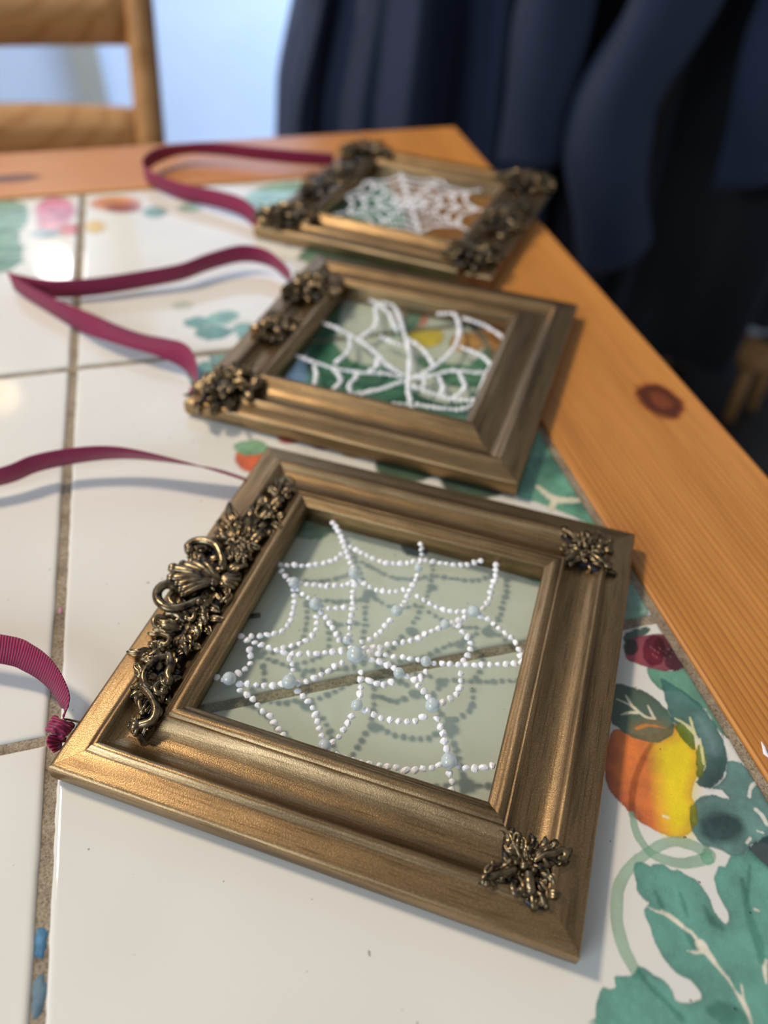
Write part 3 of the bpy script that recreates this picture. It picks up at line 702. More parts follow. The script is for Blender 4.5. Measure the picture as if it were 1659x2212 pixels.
def inside(p, O):
    x, y = p; r = False
    for i in range(len(O)):
        a, b = O[i], O[(i+1) % len(O)]
        if (a[1] > y) != (b[1] > y) and x < (b[0]-a[0])*(y-a[1])/(b[1]-a[1])+a[0]: r = not r
    return r
def fill_leaves(parent, outline, seed, spacing=3.4, z=10.4, L=(4.2,6.4), w=(2.4,3.6), floor_z=8.0, limit=140, centre=None):
    # crowd small acanthus leaves and curls over a casting, pointing away from its spine
    q = random.Random(seed); O = np.array(outline); lo, hi = O.min(0), O.max(0); pts = []; tries = 0
    while len(pts) < limit and tries < 6000:
        tries += 1; p = (q.uniform(lo[0],hi[0]), q.uniform(lo[1],hi[1]))
        if inside(p, O) and all((p[0]-a)**2+(p[1]-b)**2 > spacing**2 for a, b in pts): pts.append(p)
    for k, p in enumerate(pts):
        c = centre(p) if centre else O.mean(0); d = math.atan2(p[1]-c[1], p[0]-c[0])+q.uniform(-0.8,0.8); l = q.uniform(*L); e = (math.cos(d), math.sin(d))
        b = (p[0]-e[0]*l*0.4, p[1]-e[1]*l*0.4); t = (p[0]+e[0]*l*0.6, p[1]+e[1]*l*0.6); zz = z+q.uniform(-0.4,0.8)
        if k % 5 == 2:
            o = q.choice((-1,1))*1.2; sx, sy = -e[1]*o, e[0]*o
            scroll(parent, [(b[0],b[1],zz+0.6),(p[0]+sx*0.4,p[1]+sy*0.4,zz+1.8),(t[0],t[1],zz+1.6),(t[0]+sx,t[1]+sy,zz+1.2),(p[0]+sx*1.2,p[1]+sy*1.2,zz+1.2)], 0.55, 0.6, 0.8, 12)
        else:
            V, F = leaf_geo(b, t, q.uniform(*w), zz, hz=q.uniform(1.0,2.0), bend=q.uniform(-0.9,0.9), lobes=q.choice((2,3)), floor_z=floor_z, curl=q.uniform(0.4,1.4), ns=10, nq=7); mk('acanthus_leaf', V, F, M_ANT, parent)

def ribbon(fr, pts, width, origin, name='ribbon'):
    """pts: (x,y,z,tilt) world-table mm; tilt 0 = standing on edge, 90 = lying flat.  Built in the coordinates of the frame fr"""
    n = max(40, len(pts)*14); P = spline(pts, n); fl, = origin
    xyz = P[:, :3].copy(); loc = np.stack([(xyz[:, :2]-fl.c)@fl.u, (xyz[:, :2]-fl.c)@fl.v, xyz[:, 2]], 1)
    tg = np.gradient(loc, axis=0); tg /= np.linalg.norm(tg, axis=1)[:, None]
    V = []; F = []; UV = []; L = np.concatenate([[0], np.cumsum(np.linalg.norm(np.diff(loc, axis=0), axis=1))])
    th = 0.22
    for i in range(n):
        side = np.cross(tg[i], (0,0,1.0)); side /= np.linalg.norm(side)+1e-9; up = np.cross(side, tg[i]); a = rad(P[i,3])
        w = up*math.cos(a)+side*math.sin(a); nr = np.cross(tg[i], w)
        for k, (p, q) in enumerate(((-1,-1),(0,-1),(1,-1),(1,1),(0,1),(-1,1))):
            V.append(loc[i]+w*p*width/2+nr*q*th+nr*(0.12*width*0.15 if p == 0 else 0)); UV.append((L[i], p*width/2))
    for i in range(n-1):
        for k in range(6): F.append((i*6+k, i*6+(k+1) % 6, (i+1)*6+(k+1) % 6, (i+1)*6+k))
    F.append((5,4,3,2,1,0)); F.append(tuple((n-1)*6+k for k in range(6)))
    o = mk(name, V, F, M_RIB, fr); uv = o.data.uv_layers.new(name='UVMap')
    for lp in o.data.loops: uv.data[lp.index].uv = UV[lp.vertex_index]
    return o
def knot(fr, fl, c, s=1.0, seed=2):
    """overhand knot of ribbon: wraps and short tail"""
    x, y = (np.array(c[:2])-fl.c)@fl.u, (np.array(c[:2])-fl.c)@fl.v; z = c[2]
    mb = MB(); r = random.Random(seed)
    for k in range(3):
        R_ = 2.5*s; off = (k-1)*1.5*s; P = []
        for i in range(19):
            t = 2*math.pi*i/18; P.append((x+R_*math.cos(t)*1.05+0.5*math.sin(t+k), y+off+0.6*math.sin(2*t+k), z+R_*0.95*math.sin(t)))
        mb.tube(P, [1.15*s+0.15*math.sin(i*1.7+k) for i in range(19)], 8, 0.8, caps=False)
    mb.ball((x,y,z), 2.3*s, 12, 8)
    o = mb.build('knot', M_RIB, fr); o.data.uv_layers.new(name='UVMap')
    for lp in o.data.loops:
        v = o.data.vertices[lp.vertex_index].co; o.data.uv_layers[0].data[lp.index].uv = (v.y*1000*1.0, v.x*1000)
    return o

# ================================================================== nearest frame
F1C = (105.2, 9.0, -32.35); fl1 = FL(*F1C)
f1 = make_frame(*F1C, 'bronze square frame nearest the camera, with pearl-dotted web on glass and long shell ornament')
ZA = (400,1050); ZS = 2.07375
STR1 = [
 [(665,160),(690,205),(712,262),(735,330),(757,390),(757,440),(750,540),(742,600),(738,660),(742,722)],
 [(795,697),(840,678),(870,655),(895,625),(920,595),(948,560),(975,530),(995,495),(1005,465),(1025,430),(1040,395),(1045,365),(1057,330),(1062,300),(1055,258)],
 [(805,725),(838,718),(875,722),(910,708),(960,700),(1010,690),(1060,668),(1100,650),(1130,637),(1165,618),(1200,613),(1240,595),(1290,563),(1330,550),(1355,520),(1370,480),(1380,440),(1390,400),(1393,350)],
 [(1325,580),(1365,598),(1400,630),(1430,650),(1460,675),(1485,705),(1500,740),(1508,785)], [(1440,662),(1470,690),(1492,725)],
 [(795,738),(845,745),(900,755),(950,762),(1000,768),(1040,775),(1078,785),(1110,790),(1160,793),(1220,795),(1270,797),(1330,797),(1390,795),(1450,793),(1510,787)],
 [(805,765),(835,775),(870,783),(905,800),(935,815),(957,838),(985,846),(1020,862),(1045,890),(1070,915),(1090,945),(1108,985),(1125,1025),(1140,1060),(1155,1100),(1165,1150),(1180,1190),(1180,1235),(1185,1285),(1195,1325),(1195,1372),(1197,1400)],
 [(775,800),(787,840),(786,890),(780,935),(768,982),(745,1035),(722,1070),(703,1105),(675,1135),(645,1158),(625,1170)],
 [(735,775),(700,790),(665,805),(640,825),(600,848),(565,860),(530,878),(467,880),(400,887),(350,892),(300,885),(240,882),(198,865),(140,853)],
 [(700,735),(660,740),(615,745),(560,748),(515,748),(470,748),(430,735),(385,722),(330,705),(285,690),(250,668)], [(300,700),(265,690),(255,680)],
 [(700,715),(685,680),(665,640),(645,605),(620,575),(595,553),(583,530),(548,497),(520,475),(488,437),(455,405),(432,378)],
 [(720,285),(690,315),(650,335),(600,348),(540,352),(480,353),(425,350),(395,362)],
 [(740,270),(770,285),(810,305),(850,325),(890,338),(930,344),(970,345),(1010,338),(1055,328)],
 [(1080,330),(1120,337),(1160,342),(1200,348),(1240,352),(1280,345),(1325,334)],
 [(757,420),(720,440),(680,443),(620,445),(580,440),(515,435)],
 [(780,420),(810,440),(850,460),(900,468),(940,470),(990,460),(1010,455)],
 [(1020,470),(1045,492),(1070,510),(1110,530),(1150,548),(1200,558),(1250,558),(1290,563)],
 [(485,462),(488,510),(483,555),(475,600),(450,630),(430,650),(400,658),(365,665),(330,670),(290,668),(262,665)],
 [(595,555),(590,600),(587,635),(575,660),(550,685),(515,700),(480,712),(440,722)], [(420,725),(450,735),(430,742)],
 [(610,538),(660,545),(700,540),(745,535)],
 [(1225,625),(1250,655),(1272,680),(1280,710),(1275,740),(1255,770),(1240,795),(1235,835),(1235,880),(1215,930),(1190,950),(1160,965),(1120,965)],
 [(1078,795),(1075,835),(1060,855),(1020,862)],
 [(790,865),(820,868),(855,878),(895,885),(925,875),(945,852)],
 [(780,985),(815,1005),(840,1020),(880,1037),(925,1048),(975,1050),(1030,1048),(1065,1030),(1095,1010)],
 [(645,1180),(690,1210),(740,1225),(785,1240),(820,1245),(865,1252),(930,1255),(975,1267),(1020,1272),(1060,1265),(1100,1262),(1150,1245),(1225,1248),(1260,1262),(1300,1265),(1340,1260),(1380,1248),(1410,1238)],
 [(285,700),(288,750),(293,785),(270,815),(238,835),(205,855)], [(225,890),(240,872),(255,880)],
 [(455,745),(470,775),(482,800),(483,825),(470,850),(467,880)],
 [(225,885),(250,912),(280,935),(310,960),(350,1005),(380,1030),(405,1065),(425,1095),(445,1130),(450,1152)],
 [(478,895),(520,932),(548,955),(570,990),(585,1030),(600,1075),(612,1110),(622,1150)]]
PRL1 = [(764,765,5.5),(757,392,3.9),(488,437,3.9),(583,531,4.0),(948,561,3.7),(1045,366,3.0),(1291,564,3.9),(1165,619,3.2),(725,688,2.8),(1078,786,3.2),(957,838,3.3),(1108,986,4.3),(769,983,3.4),(466,881,4.3),(198,866,4.0),(624,1169,3.8),(1180,1236,4.3)]
print('dots1', web(f1, fl1, STR1, PRL1, ZA, ZS))
MB().box(-3.2,3.2,-1.1,1.1,-0.5,0.5,0.4).build('retaining_clip', M_BLACK, f1, False, tuple(fl1([(543,1332)], 3.0)[0])+(3.2,), (0,0,0.5))

# long side ornament on the left rail: shell in the middle, scrolls, acanthus leaves
ZO = (240,980); OS = 3.352
def o1(pts, z): return [tuple(p)+(z,) for p in fl1(pts, z, ZO, OS)]
cl = fl1([(1265,240),(1100,480),(900,640),(700,900),(600,1150),(420,1400),(330,1650),(220,2020)], 11, ZO, OS)
orn_o = ring_outline(cl, [2.0,5.2,7.2,9.5,8.5,7,5,2.0]); orn = plate(f1, ring_outline(cl, [1.2,4.2,6,8,7.4,5.8,3.8,1.2]), 7.6, 10.6, 'side_ornament'); orn['label'] = 'antique brass casting of shell, scrolls and acanthus leaves'
def oleaf(b, p, w, z=11.0, **kw): rnd_leaf(orn, fl1([b], z, ZO, OS)[0], fl1([p], z, ZO, OS)[0], w, z, floor_z=8.2, **kw)
def oscr(pts, zs, r0, r1, ball=None, n=24):
    q = [tuple(fl1([p], z, ZO, OS)[0])+(z,) for p, z in zip(pts, zs)]; scroll(orn, q, r0, r1, ball, n)
def orib(a, b, za, zb, r0, r1, hz=1.2):
    rib(orn, tuple(fl1([a], za, ZO, OS)[0])+(za,), tuple(fl1([b], zb, ZO, OS)[0])+(zb,), r0, r1, hz)
# shell
for b, r1 in (((655,770),1.7),((585,785),1.6),((520,800),1.5),((450,830),1.9),((440,900),1.9),((480,945),1.5),((505,985),1.3),((520,1025),1.2)):
    orib((800,930), b, 12.2, 13.2, 0.6, r1, 1.4)
for b in ((905,850),(925,880),(925,915),(905,945),(880,970)): orib((790,930), b, 12.0, 11.2, 0.6, 1.0, 1.2)
oscr([(815,840),(800,745),(765,668),(690,632),(610,635),(560,668),(572,700)], [12.5,13.5,14,14,13.5,13,12.8], 1.4, 1.7, 2.0)
oscr([(700,690),(680,665),(630,680),(612,730)], [12,12.4,12.4,12], 0.9, 1.0, 1.2, 14)
oscr([(690,1040),(610,1070),(530,1108),(430,1122),(350,1075),(335,1000),(385,950),(450,955),(478,975)], [12,13,13.6,13.8,13.8,13.6,13.4,13,12.4], 1.3, 1.7, 1.5)
oscr([(520,1120),(450,1090),(420,1040),(445,1000)], [11.8,12,12,12], 0.7, 0.9, None, 14)
for c, r_, z in (((745,935),1.7,14.2),((640,1075),1.5,13.2),((650,760),1.9,13.4),((800,800),1.5,13.2)):
    p = fl1([c], z, ZO, OS)[0]; mb = MB(); mb.ball(tuple(p)+(z,), r_, 12, 8); mb.build('boss', M_ANT, orn)
# leaves upwards of the shell
for b, p, w, bd in (((900,640),(760,560),5,1.2),((900,600),(790,500),5,-1.0),((950,560),(855,350),4.2,1.5),((960,600),(1010,420),5.2,-1.2),((1000,620),(1060,470),5,1.0),((1010,640),(1110,540),4.6,-1),((960,700),(1050,660),4.6,1),((890,700),(800,640),4,-1),((1060,500),(1010,380),4,1),((1080,480),(1160,380),4.6,-1),((1100,470),(1190,480),4,1),((1140,400),(1080,310),4,1.2),((1160,380),(1230,300),4.6,-1.2),((1170,400),(1240,400),3.6,1),((1210,320),(1150,240),3.6,1),((1230,300),(1310,230),4,-1),((1240,280),(1210,180),3.2,1)):
    oleaf(b, p, w, 11.2, bend=bd, lobes=3, hz=2.0)
oscr([(1180,330),(1220,260),(1250,190),(1290,180),(1320,220),(1290,250)], [11.6,12.5,12.5,12.5,12,12], 1.0, 1.0, 1.2)
oscr([(1050,420),(1090,370),(1140,370),(1150,410),(1120,430)], [12,13,13,12.5,12.4], 0.9, 0.8, 1.1, 16)
oscr([(860,600),(800,560),(770,500),(790,480)], [12,12.8,12.5,12], 0.8, 0.7, 0.9, 14)
for i, c in enumerate(((950,625),(930,690),(985,660),(900,730),(960,740))):
    z = 13.0; p = fl1([c], z, ZO, OS)[0]
    for k in range(5): rib(orn, (p[0],p[1],z-0.6), (p[0]+2.4*math.cos(k*1.257+i), p[1]+2.4*math.sin(k*1.257+i), z-1.2), 0.5, 0.85, 0.8, 'petal')
# leaves below the shell
for b, p, w, bd in (((640,1140),(740,1080),4.6,1),((620,1150),(720,1150),4.4,-1),((600,1170),(690,1240),5,1.2),((560,1180),(590,1090),4,-1),((560,1200),(460,1130),4.4,1),((540,1230),(380,1170),4.6,-1.2),((520,1260),(310,1220),4.4,1),((560,1260),(640,1330),5,1),((520,1300),(600,1400),4.6,-1),((470,1290),(350,1310),4.4,1),((430,1330),(300,1290),3.6,-1),((480,1360),(550,1460),4.6,1.2),((430,1380),(320,1400),4.4,1),((420,1420),(480,1540),4.6,-1.4),((380,1400),(270,1480),4,1),((400,1470),(440,1600),4.2,1),((330,1560),(210,1500),3.2,-1),((300,1620),(170,1580),3.2,1),((360,1600),(430,1720),4,-1),((300,1680),(210,1640),3.4,1),((310,1720),(370,1810),3.8,1),((250,1760),(190,1830),3.4,-1)):
    oleaf(b, p, w, 11.0, bend=bd, lobes=3, hz=2.0)
oleaf((290,1440), (112,1440), 3.6, 11.5, bend=0.6, lobes=2, hz=1.2)
oscr([(420,1470),(350,1480),(280,1530),(235,1600),(250,1670),(300,1700)], [12,12.8,13,13,12.6,12], 1.2, 1.0, 1.1)
oscr([(420,1450),(440,1520),(410,1590),(430,1650),(390,1660)], [12,12.6,12.6,12.4,12], 1.2, 1.2, 1.5, 18)
oscr([(360,1650),(320,1690),(340,1740),(380,1720)], [12,12.8,12.8,12.4], 1.0, 1.1, 1.5, 14)
oscr([(230,1690),(290,1760),(325,1850),(300,1930),(230,1960),(180,1970)], [11.8,12.6,13,12.8,12,11.6], 1.3, 1.4, 1.9)
oscr([(220,1740),(205,1810),(230,1880)], [11.6,12,11.6], 0.8, 0.9, 1.0, 12)
for k in range(5): orib((215,1945+k*8), (135+k*10,1965+k*16), 11.4, 10.8, 0.6, 0.9, 0.9)
oscr([(400,1190),(330,1180),(310,1230),(350,1260)], [11.8,12.6,12.4,12], 0.9, 0.8, 1.1, 14)
oscr([(540,1130),(600,1150),(590,1200),(550,1190)], [12,13,12.8,12.4], 0.9, 0.9, 1.2, 14)
oscr([(350,1300),(420,1330),(400,1380),(350,1370)], [12,12.8,12.6,12.2], 0.9, 0.9, 1.1, 14)

fill_leaves(orn, orn_o, 77, centre=lambda p: cl[np.argmin(((cl-np.array(p))**2).sum(1))]+(0.3,0.0))

# corner ornaments on the right-hand corners
ZC = (980,1700); CS = 5.184
def corner_ornament(mirror, label):
    tr = lambda p: (p[0], -p[1]-1.5) if mirror else (p[0], p[1])
    g = lambda q, z: tr(fl1([q], z, ZC, CS)[0])
    g3 = lambda q, z: tuple(g(q, z))+(z,)
    c0 = [(560,500),(680,490),(760,640),(1000,650),(1270,700),(1240,840),(1080,930),(1110,1130),(1060,1380),(860,1360),(760,1250),(640,1090),(360,1120),(330,1000),(520,900),(540,700)]
    pl = plate(f1, [g(q, 9.5) for q in (c0 if not mirror else c0[::-1])][::-1], 7.6, 10.4, 'corner_ornament'); pl['label'] = label
    for b, p, w, bd in (((780,850),(600,490),4.4,0.3),((740,800),(560,620),3.2,1),((740,760),(560,720),3,-0.6),((760,800),(540,810),3.2,1),((720,860),(570,900),3,-0.5),((760,760),(690,510),2.8,-0.8),
                        ((820,840),(880,650),3.4,1),((850,830),(1010,690),4,-1),((870,860),(1080,770),4,1),((880,880),(1060,900),3.6,-1),((780,760),(780,600),3,0.6),((960,760),(1130,720),3,0.5),
                        ((760,900),(560,960),4,1),((740,930),(600,1060),3.6,-1),((560,960),(460,1060),3.2,1),
                        ((840,940),(700,1150),3.6,1),((860,960),(1040,1380),4.6,0.3),((860,1100),(790,1290),3.4,-0.6),((900,1050),(1020,1200),3.4,0.8),((920,980),(1090,1080),3,1),((900,1180),(880,1380),3,0.6)):
        rnd_leaf(pl, g(b, 10.2), g(p, 10.2), w*0.8, 10.2, bend=bd*(-1 if mirror else 1), lobes=3, hz=1.5, floor_z=8.0)
    for pts, zs, r0, r1, bl in (([(900,830),(1040,760),(1140,740),(1210,700),(1260,740),(1240,790),(1190,790)], [11.6,12.4,12.4,12.2,12,11.6,11.4], 0.8, 0.9, 1.0),
                                ([(700,920),(560,960),(430,1000),(340,1010),(330,1070),(370,1080)], [11.6,12.2,12.2,12,11.6,11.4], 0.8, 0.9, 1.1),
                                ([(900,880),(980,900),(1040,870),(1020,820)], [11.6,12.2,12.2,11.8], 0.7, 0.7, 0.8),
                                ([(700,1060),(660,1120),(700,1190),(760,1160)], [11.2,11.8,11.8,11.6], 0.9, 1.2, 1.3),
                                ([(840,960),(850,1060),(860,1150)], [12.4,12.8,12], 1.2, 1.3, 1.4),
                                ([(940,1180),(990,1220),(1010,1300)], [11.2,11.6,11], 0.9, 0.8, 0.8)):
        scroll(pl, [g3(p, z) for p, z in zip(pts, zs)], r0, r1, bl, 16)
    fill_leaves(pl, [g(q, 9.5) for q in c0], 5+mirror, 2.7, 9.6, (3.2,5.0), (1.8,2.6), 7.8, 60)
    for q, r_ in (((790,880),1.3),((840,690),0.9),((700,840),0.8),((900,930),0.9)):
        p = g(q, 12.3); mb = MB(); mb.ball((p[0],p[1],12.3), r_, 10, 7); mb.build('boss', M_ANT, pl)
corner_ornament(False, 'brass leaf ornament on the near right corner')
corner_ornament(True, 'brass leaf ornament on the far right corner')

# burgundy ribbon, tied by a knot to a wire eye at the left rail
def rpt(pts): return [tuple(at([p[:2]], p[2])[0][:2])+(p[2], p[3]) for p in pts]
o_ = (fl1,)
kp = at([(128,1572)], 7)[0]
near = rpt([(136,1550,7,30),(142,1518,9,25),(112,1462,11,30),(62,1422,12,40),(-10,1400,12,45)])
mid = [(-60,48,10,40),(-105,75,8,20),(-95,105,8,5),(-55,112,9,5)]
far = rpt([(0,1030,9,5),(75,1002,10,5),(150,986,11,8),(230,978,12,15),(300,982,12,25),(400,1000,11,40),(470,1016,9.5,50),(535,1037,6,50)])
ribbon(f1, near+mid+far, 9.0, o_)
knot(f1, fl1, kp, 0.9)
tp = rpt([(126,1590,6,20),(120,1605,5,30),(126,1622,3.6,20)])
ribbon(f1, tp, 6.0, o_, 'ribbon_tail')
we = [tuple(p)+(z,) for p, z in zip(fl1([(120,1568),(140,1556),(160,1550)], 6.5), (6.5,6.6,6.4))]
e1 = [(we[0][0],we[0][1],6.5),(we[1][0],we[1][1],7),(-HALF+0.4,we[1][1]+1.2,6.2)]
mb = MB(); mb.tube(spline(e1, 12), 0.35, 7); mb.build('wire_eye', M_WIRE, f1)

# ================================================================== middle frame
p2 = at([(404,865),(1131,1045),(1243,657)], 8.5)[:, :2]
a2 = math.degrees(math.atan2(*(p2[1]-p2[0])[::-1])); c2 = (p2[0]+p2[2])/2
F2C = (c2[0], c2[1], a2); fl2 = FL(*F2C)
f2 = make_frame(*F2C, 'bronze square frame in the middle of the row, ornaments only along its left rail')
ZB = (380,540); BS = 1.8433
STR2 = [[(790,205),(870,225),(910,330),(932,430),(925,520),(930,590),(948,665)], [(775,200),(840,240),(880,320)], [(1050,255),(1110,255),(1130,330),(1095,405),(1020,468),(925,515)], [(480,420),(600,460),(720,485),(830,490),(915,510)],
 [(590,290),(640,310),(720,350),(800,410),(840,455),(915,505)], [(905,520),(820,550),(720,570),(600,580),(520,548)], [(925,515),(1010,500),(1100,480),(1250,490)], [(930,535),(1050,578),(1130,595),(1205,595)],
 [(1150,270),(1240,305),(1310,360),(1275,430),(1240,490),(1200,590)], [(550,440),(558,495),(545,550)], [(630,475),(655,520),(600,580)], [(690,340),(692,395),(640,445)], [(795,225),(795,300),(735,345)], [(800,410),(800,460),(760,485)],
 [(740,585),(820,610),(915,612)], [(940,610),(1050,628),(1140,632),(1205,600)], [(1050,505),(1065,550),(1050,575)], [(1130,490),(1150,545),(1110,585)], [(905,340),(980,390),(1030,460)], [(1120,380),(1220,420),(1262,465)], [(820,345),(880,372),(915,380)], [(720,500),(690,540),(700,572)], [(980,485),(990,530),(970,548)]]
print('dots2', web(f2, fl2, STR2, [], ZB, BS, pitch=2.5, rr_=(1.05,1.35), seed=4))
for k, (q, n, sd, lab) in enumerate((((487,828), 15, 21, 'brass foliage cluster at the near end of the left rail'), ((598,700), 11, 22, 'brass foliage cluster halfway along the left rail'), ((672,612), 13, 23, 'brass foliage cluster at the far end of the left rail'))):
    c = fl2([q], 13)[0]; c[0] = min(max(c[0], -64), -60); R_ = (15, 11, 14)[k]
    pl = plate(f2, [(c[0]+R_*0.7*math.cos(t), c[1]+R_*0.8*math.sin(t)) for t in np.linspace(0, 2*math.pi, 13)[:-1]], 7.6, 10.8, 'side_ornament'); pl['label'] = lab
    oc = [(c[0]+R_*0.82*math.cos(t)*(1+0.12*math.sin(3*t+k)), c[1]+R_*1.12*math.sin(t)) for t in np.linspace(0, 2*math.pi, 17)[:-1]]
    fill_leaves(pl, oc, sd, 4.2, 10.8, (6,9.5), (3.6,5.4), 8.0, 34)
    fill_leaves(pl, [(c[0]+(a-c[0])*0.6, c[1]+(b-c[1])*0.6) for a, b in oc], sd+60, 4.0, 13.6, (5.5,8), (3.4,4.8), 11.0, 14)
o2 = (fl2,)
r2 = rpt([(426,838,7,10),(420,800,8,15),(395,768,9,35),(350,750,9,70),(290,735,8,80),(230,715,7.5,70),(165,688,6.5,25),(110,660,6.3,5),(55,628,6.3,0),(24,606,7,0)])+rpt([(40,612,7,0),(110,624,6.3,0),(200,620,6.3,5),(300,605,6.8,8),(390,588,8,10),(450,566,9,8),(520,548,10,6),(575,556,9.5,8),(612,582,8,10),(630,600,7,15)])
ribbon(f2, r2, 10.6, o2)
kk = at([(428,842)], 5.5)[0]; kloc = fl2([(428,842)], 5.5)[0]
knot(f2, fl2, (kk[0]-1.0, kk[1], 4.5), 0.8, 5)

# ================================================================== farthest frame
p3 = at([(559,489),(1065,601),(1189,388)], 8.5)[:, :2]
a3 = math.degrees(math.atan2(*(p3[1]-p3[0])[::-1])); c3 = (p3[0]+p3[2])/2
F3C = (c3[0], c3[1], a3); fl3 = FL(*F3C)
f3 = make_frame(*F3C, 'bronze frame farthest away, blurred, with foliage ornaments on all four corners')
q3 = random.Random(9); S3 = []
cw = (-4, 3)
for i in range(10):
    t = i*0.628+0.2; L = 52; S3.append([(cw[0]+k*L*math.cos(t), cw[1]+k*L*math.sin(t)) for k in (0.05,0.35,0.7,1)])
for r_ in (12, 23, 34, 44):
    for i in range(10):
        t0, t1 = i*0.628+0.2, (i+1)*0.628+0.2; tm = (t0+t1)/2
        S3.append([(cw[0]+r_*math.cos(t0), cw[1]+r_*math.sin(t0)), (cw[0]+r_*0.84*math.cos(tm), cw[1]+r_*0.84*math.sin(tm)), (cw[0]+r_*math.cos(t1), cw[1]+r_*math.sin(t1))])
class Ident:
    def __call__(s, pts, z, off, sc): return np.array(pts, float)
print('dots3', web(f3, Ident(), S3, [], 0, 1, pitch=2.9, rr_=(1.0,1.35), seed=6))
for k, (x, y, sd) in enumerate(((-60,-58,31), (-60,58,32), (58,58,33), (58,-58,34))):
    lab = ('near left', 'far left', 'far right', 'near right')[k]
    pl = plate(f3, [(x+13*math.cos(t), y+13*math.sin(t)) for t in np.linspace(0, 2*math.pi, 13)[:-1]], 7.6, 11.2, 'corner_ornament'); pl['label'] = 'brass foliage on the '+lab+' corner'
    oc = [(x+16*math.cos(t)*(1+0.12*math.sin(4*t+k)), y+16*math.sin(t)) for t in np.linspace(0, 2*math.pi, 17)[:-1]]
    fill_leaves(pl, oc, sd, 4.6, 10.8, (7,10.5), (4,6), 8.0, 38)
    fill_leaves(pl, [(x+(a-x)*0.6, y+(b-y)*0.6) for a, b in oc], sd+60, 4.4, 14.0, (6,9), (3.8,5.2), 11.0, 16)
for k, (x, y, sd) in enumerate(((-61,0,41), (62,0,42))):
    pl = plate(f3, [(x+7*math.cos(t), y+20*math.sin(t)) for t in np.linspace(0, 2*math.pi, 13)[:-1]], 7.6, 10.8, 'side_ornament')
    pl['label'] = 'brass foliage halfway along the '+('left', 'right')[k]+' rail'
    fill_leaves(pl, [(x+11*math.cos(t), y+30*math.sin(t)) for t in np.linspace(0, 2*math.pi, 17)[:-1]], sd, 4.8, 10.8, (7,10), (4,5.6), 8.0, 36)
r3 = rpt([(552,470,6,10),(520,446,8,20),(470,430,8,20),(400,416,7,10),(345,396,7,0),(312,372,8,0)])+rpt([(318,352,9,0),(345,334,10,10),(400,322,10,30),(470,322,10,20),(560,332,10,15),(640,340,9,15),(720,346,7,20)])
ribbon(f3, r3, 10.5, (fl3,))
kk = at([(556,476)], 5.5)[0]; knot(f3, fl3, (kk[0]-1.5, kk[1], 4.5), 0.8, 6)

# ================================================================== chairs
def make_chair(x, y, rz, label, splay=9.0):
    c = empty('ladder_back_chair', (x, y, 0), rz); tag(c, label, 'chair', 'pine dining chairs')
    S = math.tan(rad(splay))
    for s in (-1, 1):
        mb = MB(); P = [(s*(165+max(0,z-450)*S*0.55), max(0, z-450)*0.10, z) for z in (0,200,450,560,640,720,800,880,960)]
        mb.tube(P, [13,16,17,17,16,15.5,15,14,11], 12); mb.build('back_post', M_CHAIR, c)
        mb = MB(); mb.tube([(s*175,-370,0),(s*178,-372,230),(s*178,-372,440)], [12,16,17], 12); mb.build('front_leg', M_CHAIR, c)
        mb = MB(); mb.tube([(s*172,-368,220),(s*165,0,230)], 9, 10); mb.build('stretcher', M_CHAIR, c)
    mb = MB(); mb.tube([(-178,-372,280),(178,-372,280)], 10, 10); mb.build('stretcher', M_CHAIR, c)
    mb = MB(); mb.tube([(-165,0,300),(165,0,300)], 9, 10); mb.build('stretcher', M_CHAIR, c)
    mb = MB(); mb.box(-205,205,-400,-22,440,468,6); mb.build('seat', M_CHAIR, c, False)
    for z0, z1 in ((628,673), (735,800), (860,930)):
        V = []; F = []; n = 15; w = 165+((z0+z1)/2-450)*S*0.55-6
        for i in range(n):
            u = -1+2*i/(n-1); bow = 16*(1-u*u)
            for z in (z0, z1+8*(1-u*u)):
                yb = (z-450)*0.10+bow
                V += [(u*w, yb-6, z), (u*w, yb+6, z)]
        for i in range(n-1):
            a = i*4; b = a+4
            F += [(a,b,b+2,a+2), (a+1,a+3,b+3,b+1), (a+2,b+2,b+3,a+3), (a,a+1,b+1,b)]
        F += [(0,2,3,1), (n*4-4,n*4-3,n*4-1,n*4-2)]
        mk('slat', V, F, M_CHAIR, c)
    return c
make_chair(-142, 800, 0.0, 'pale pine ladder-back chair beyond the far left edge of the table')

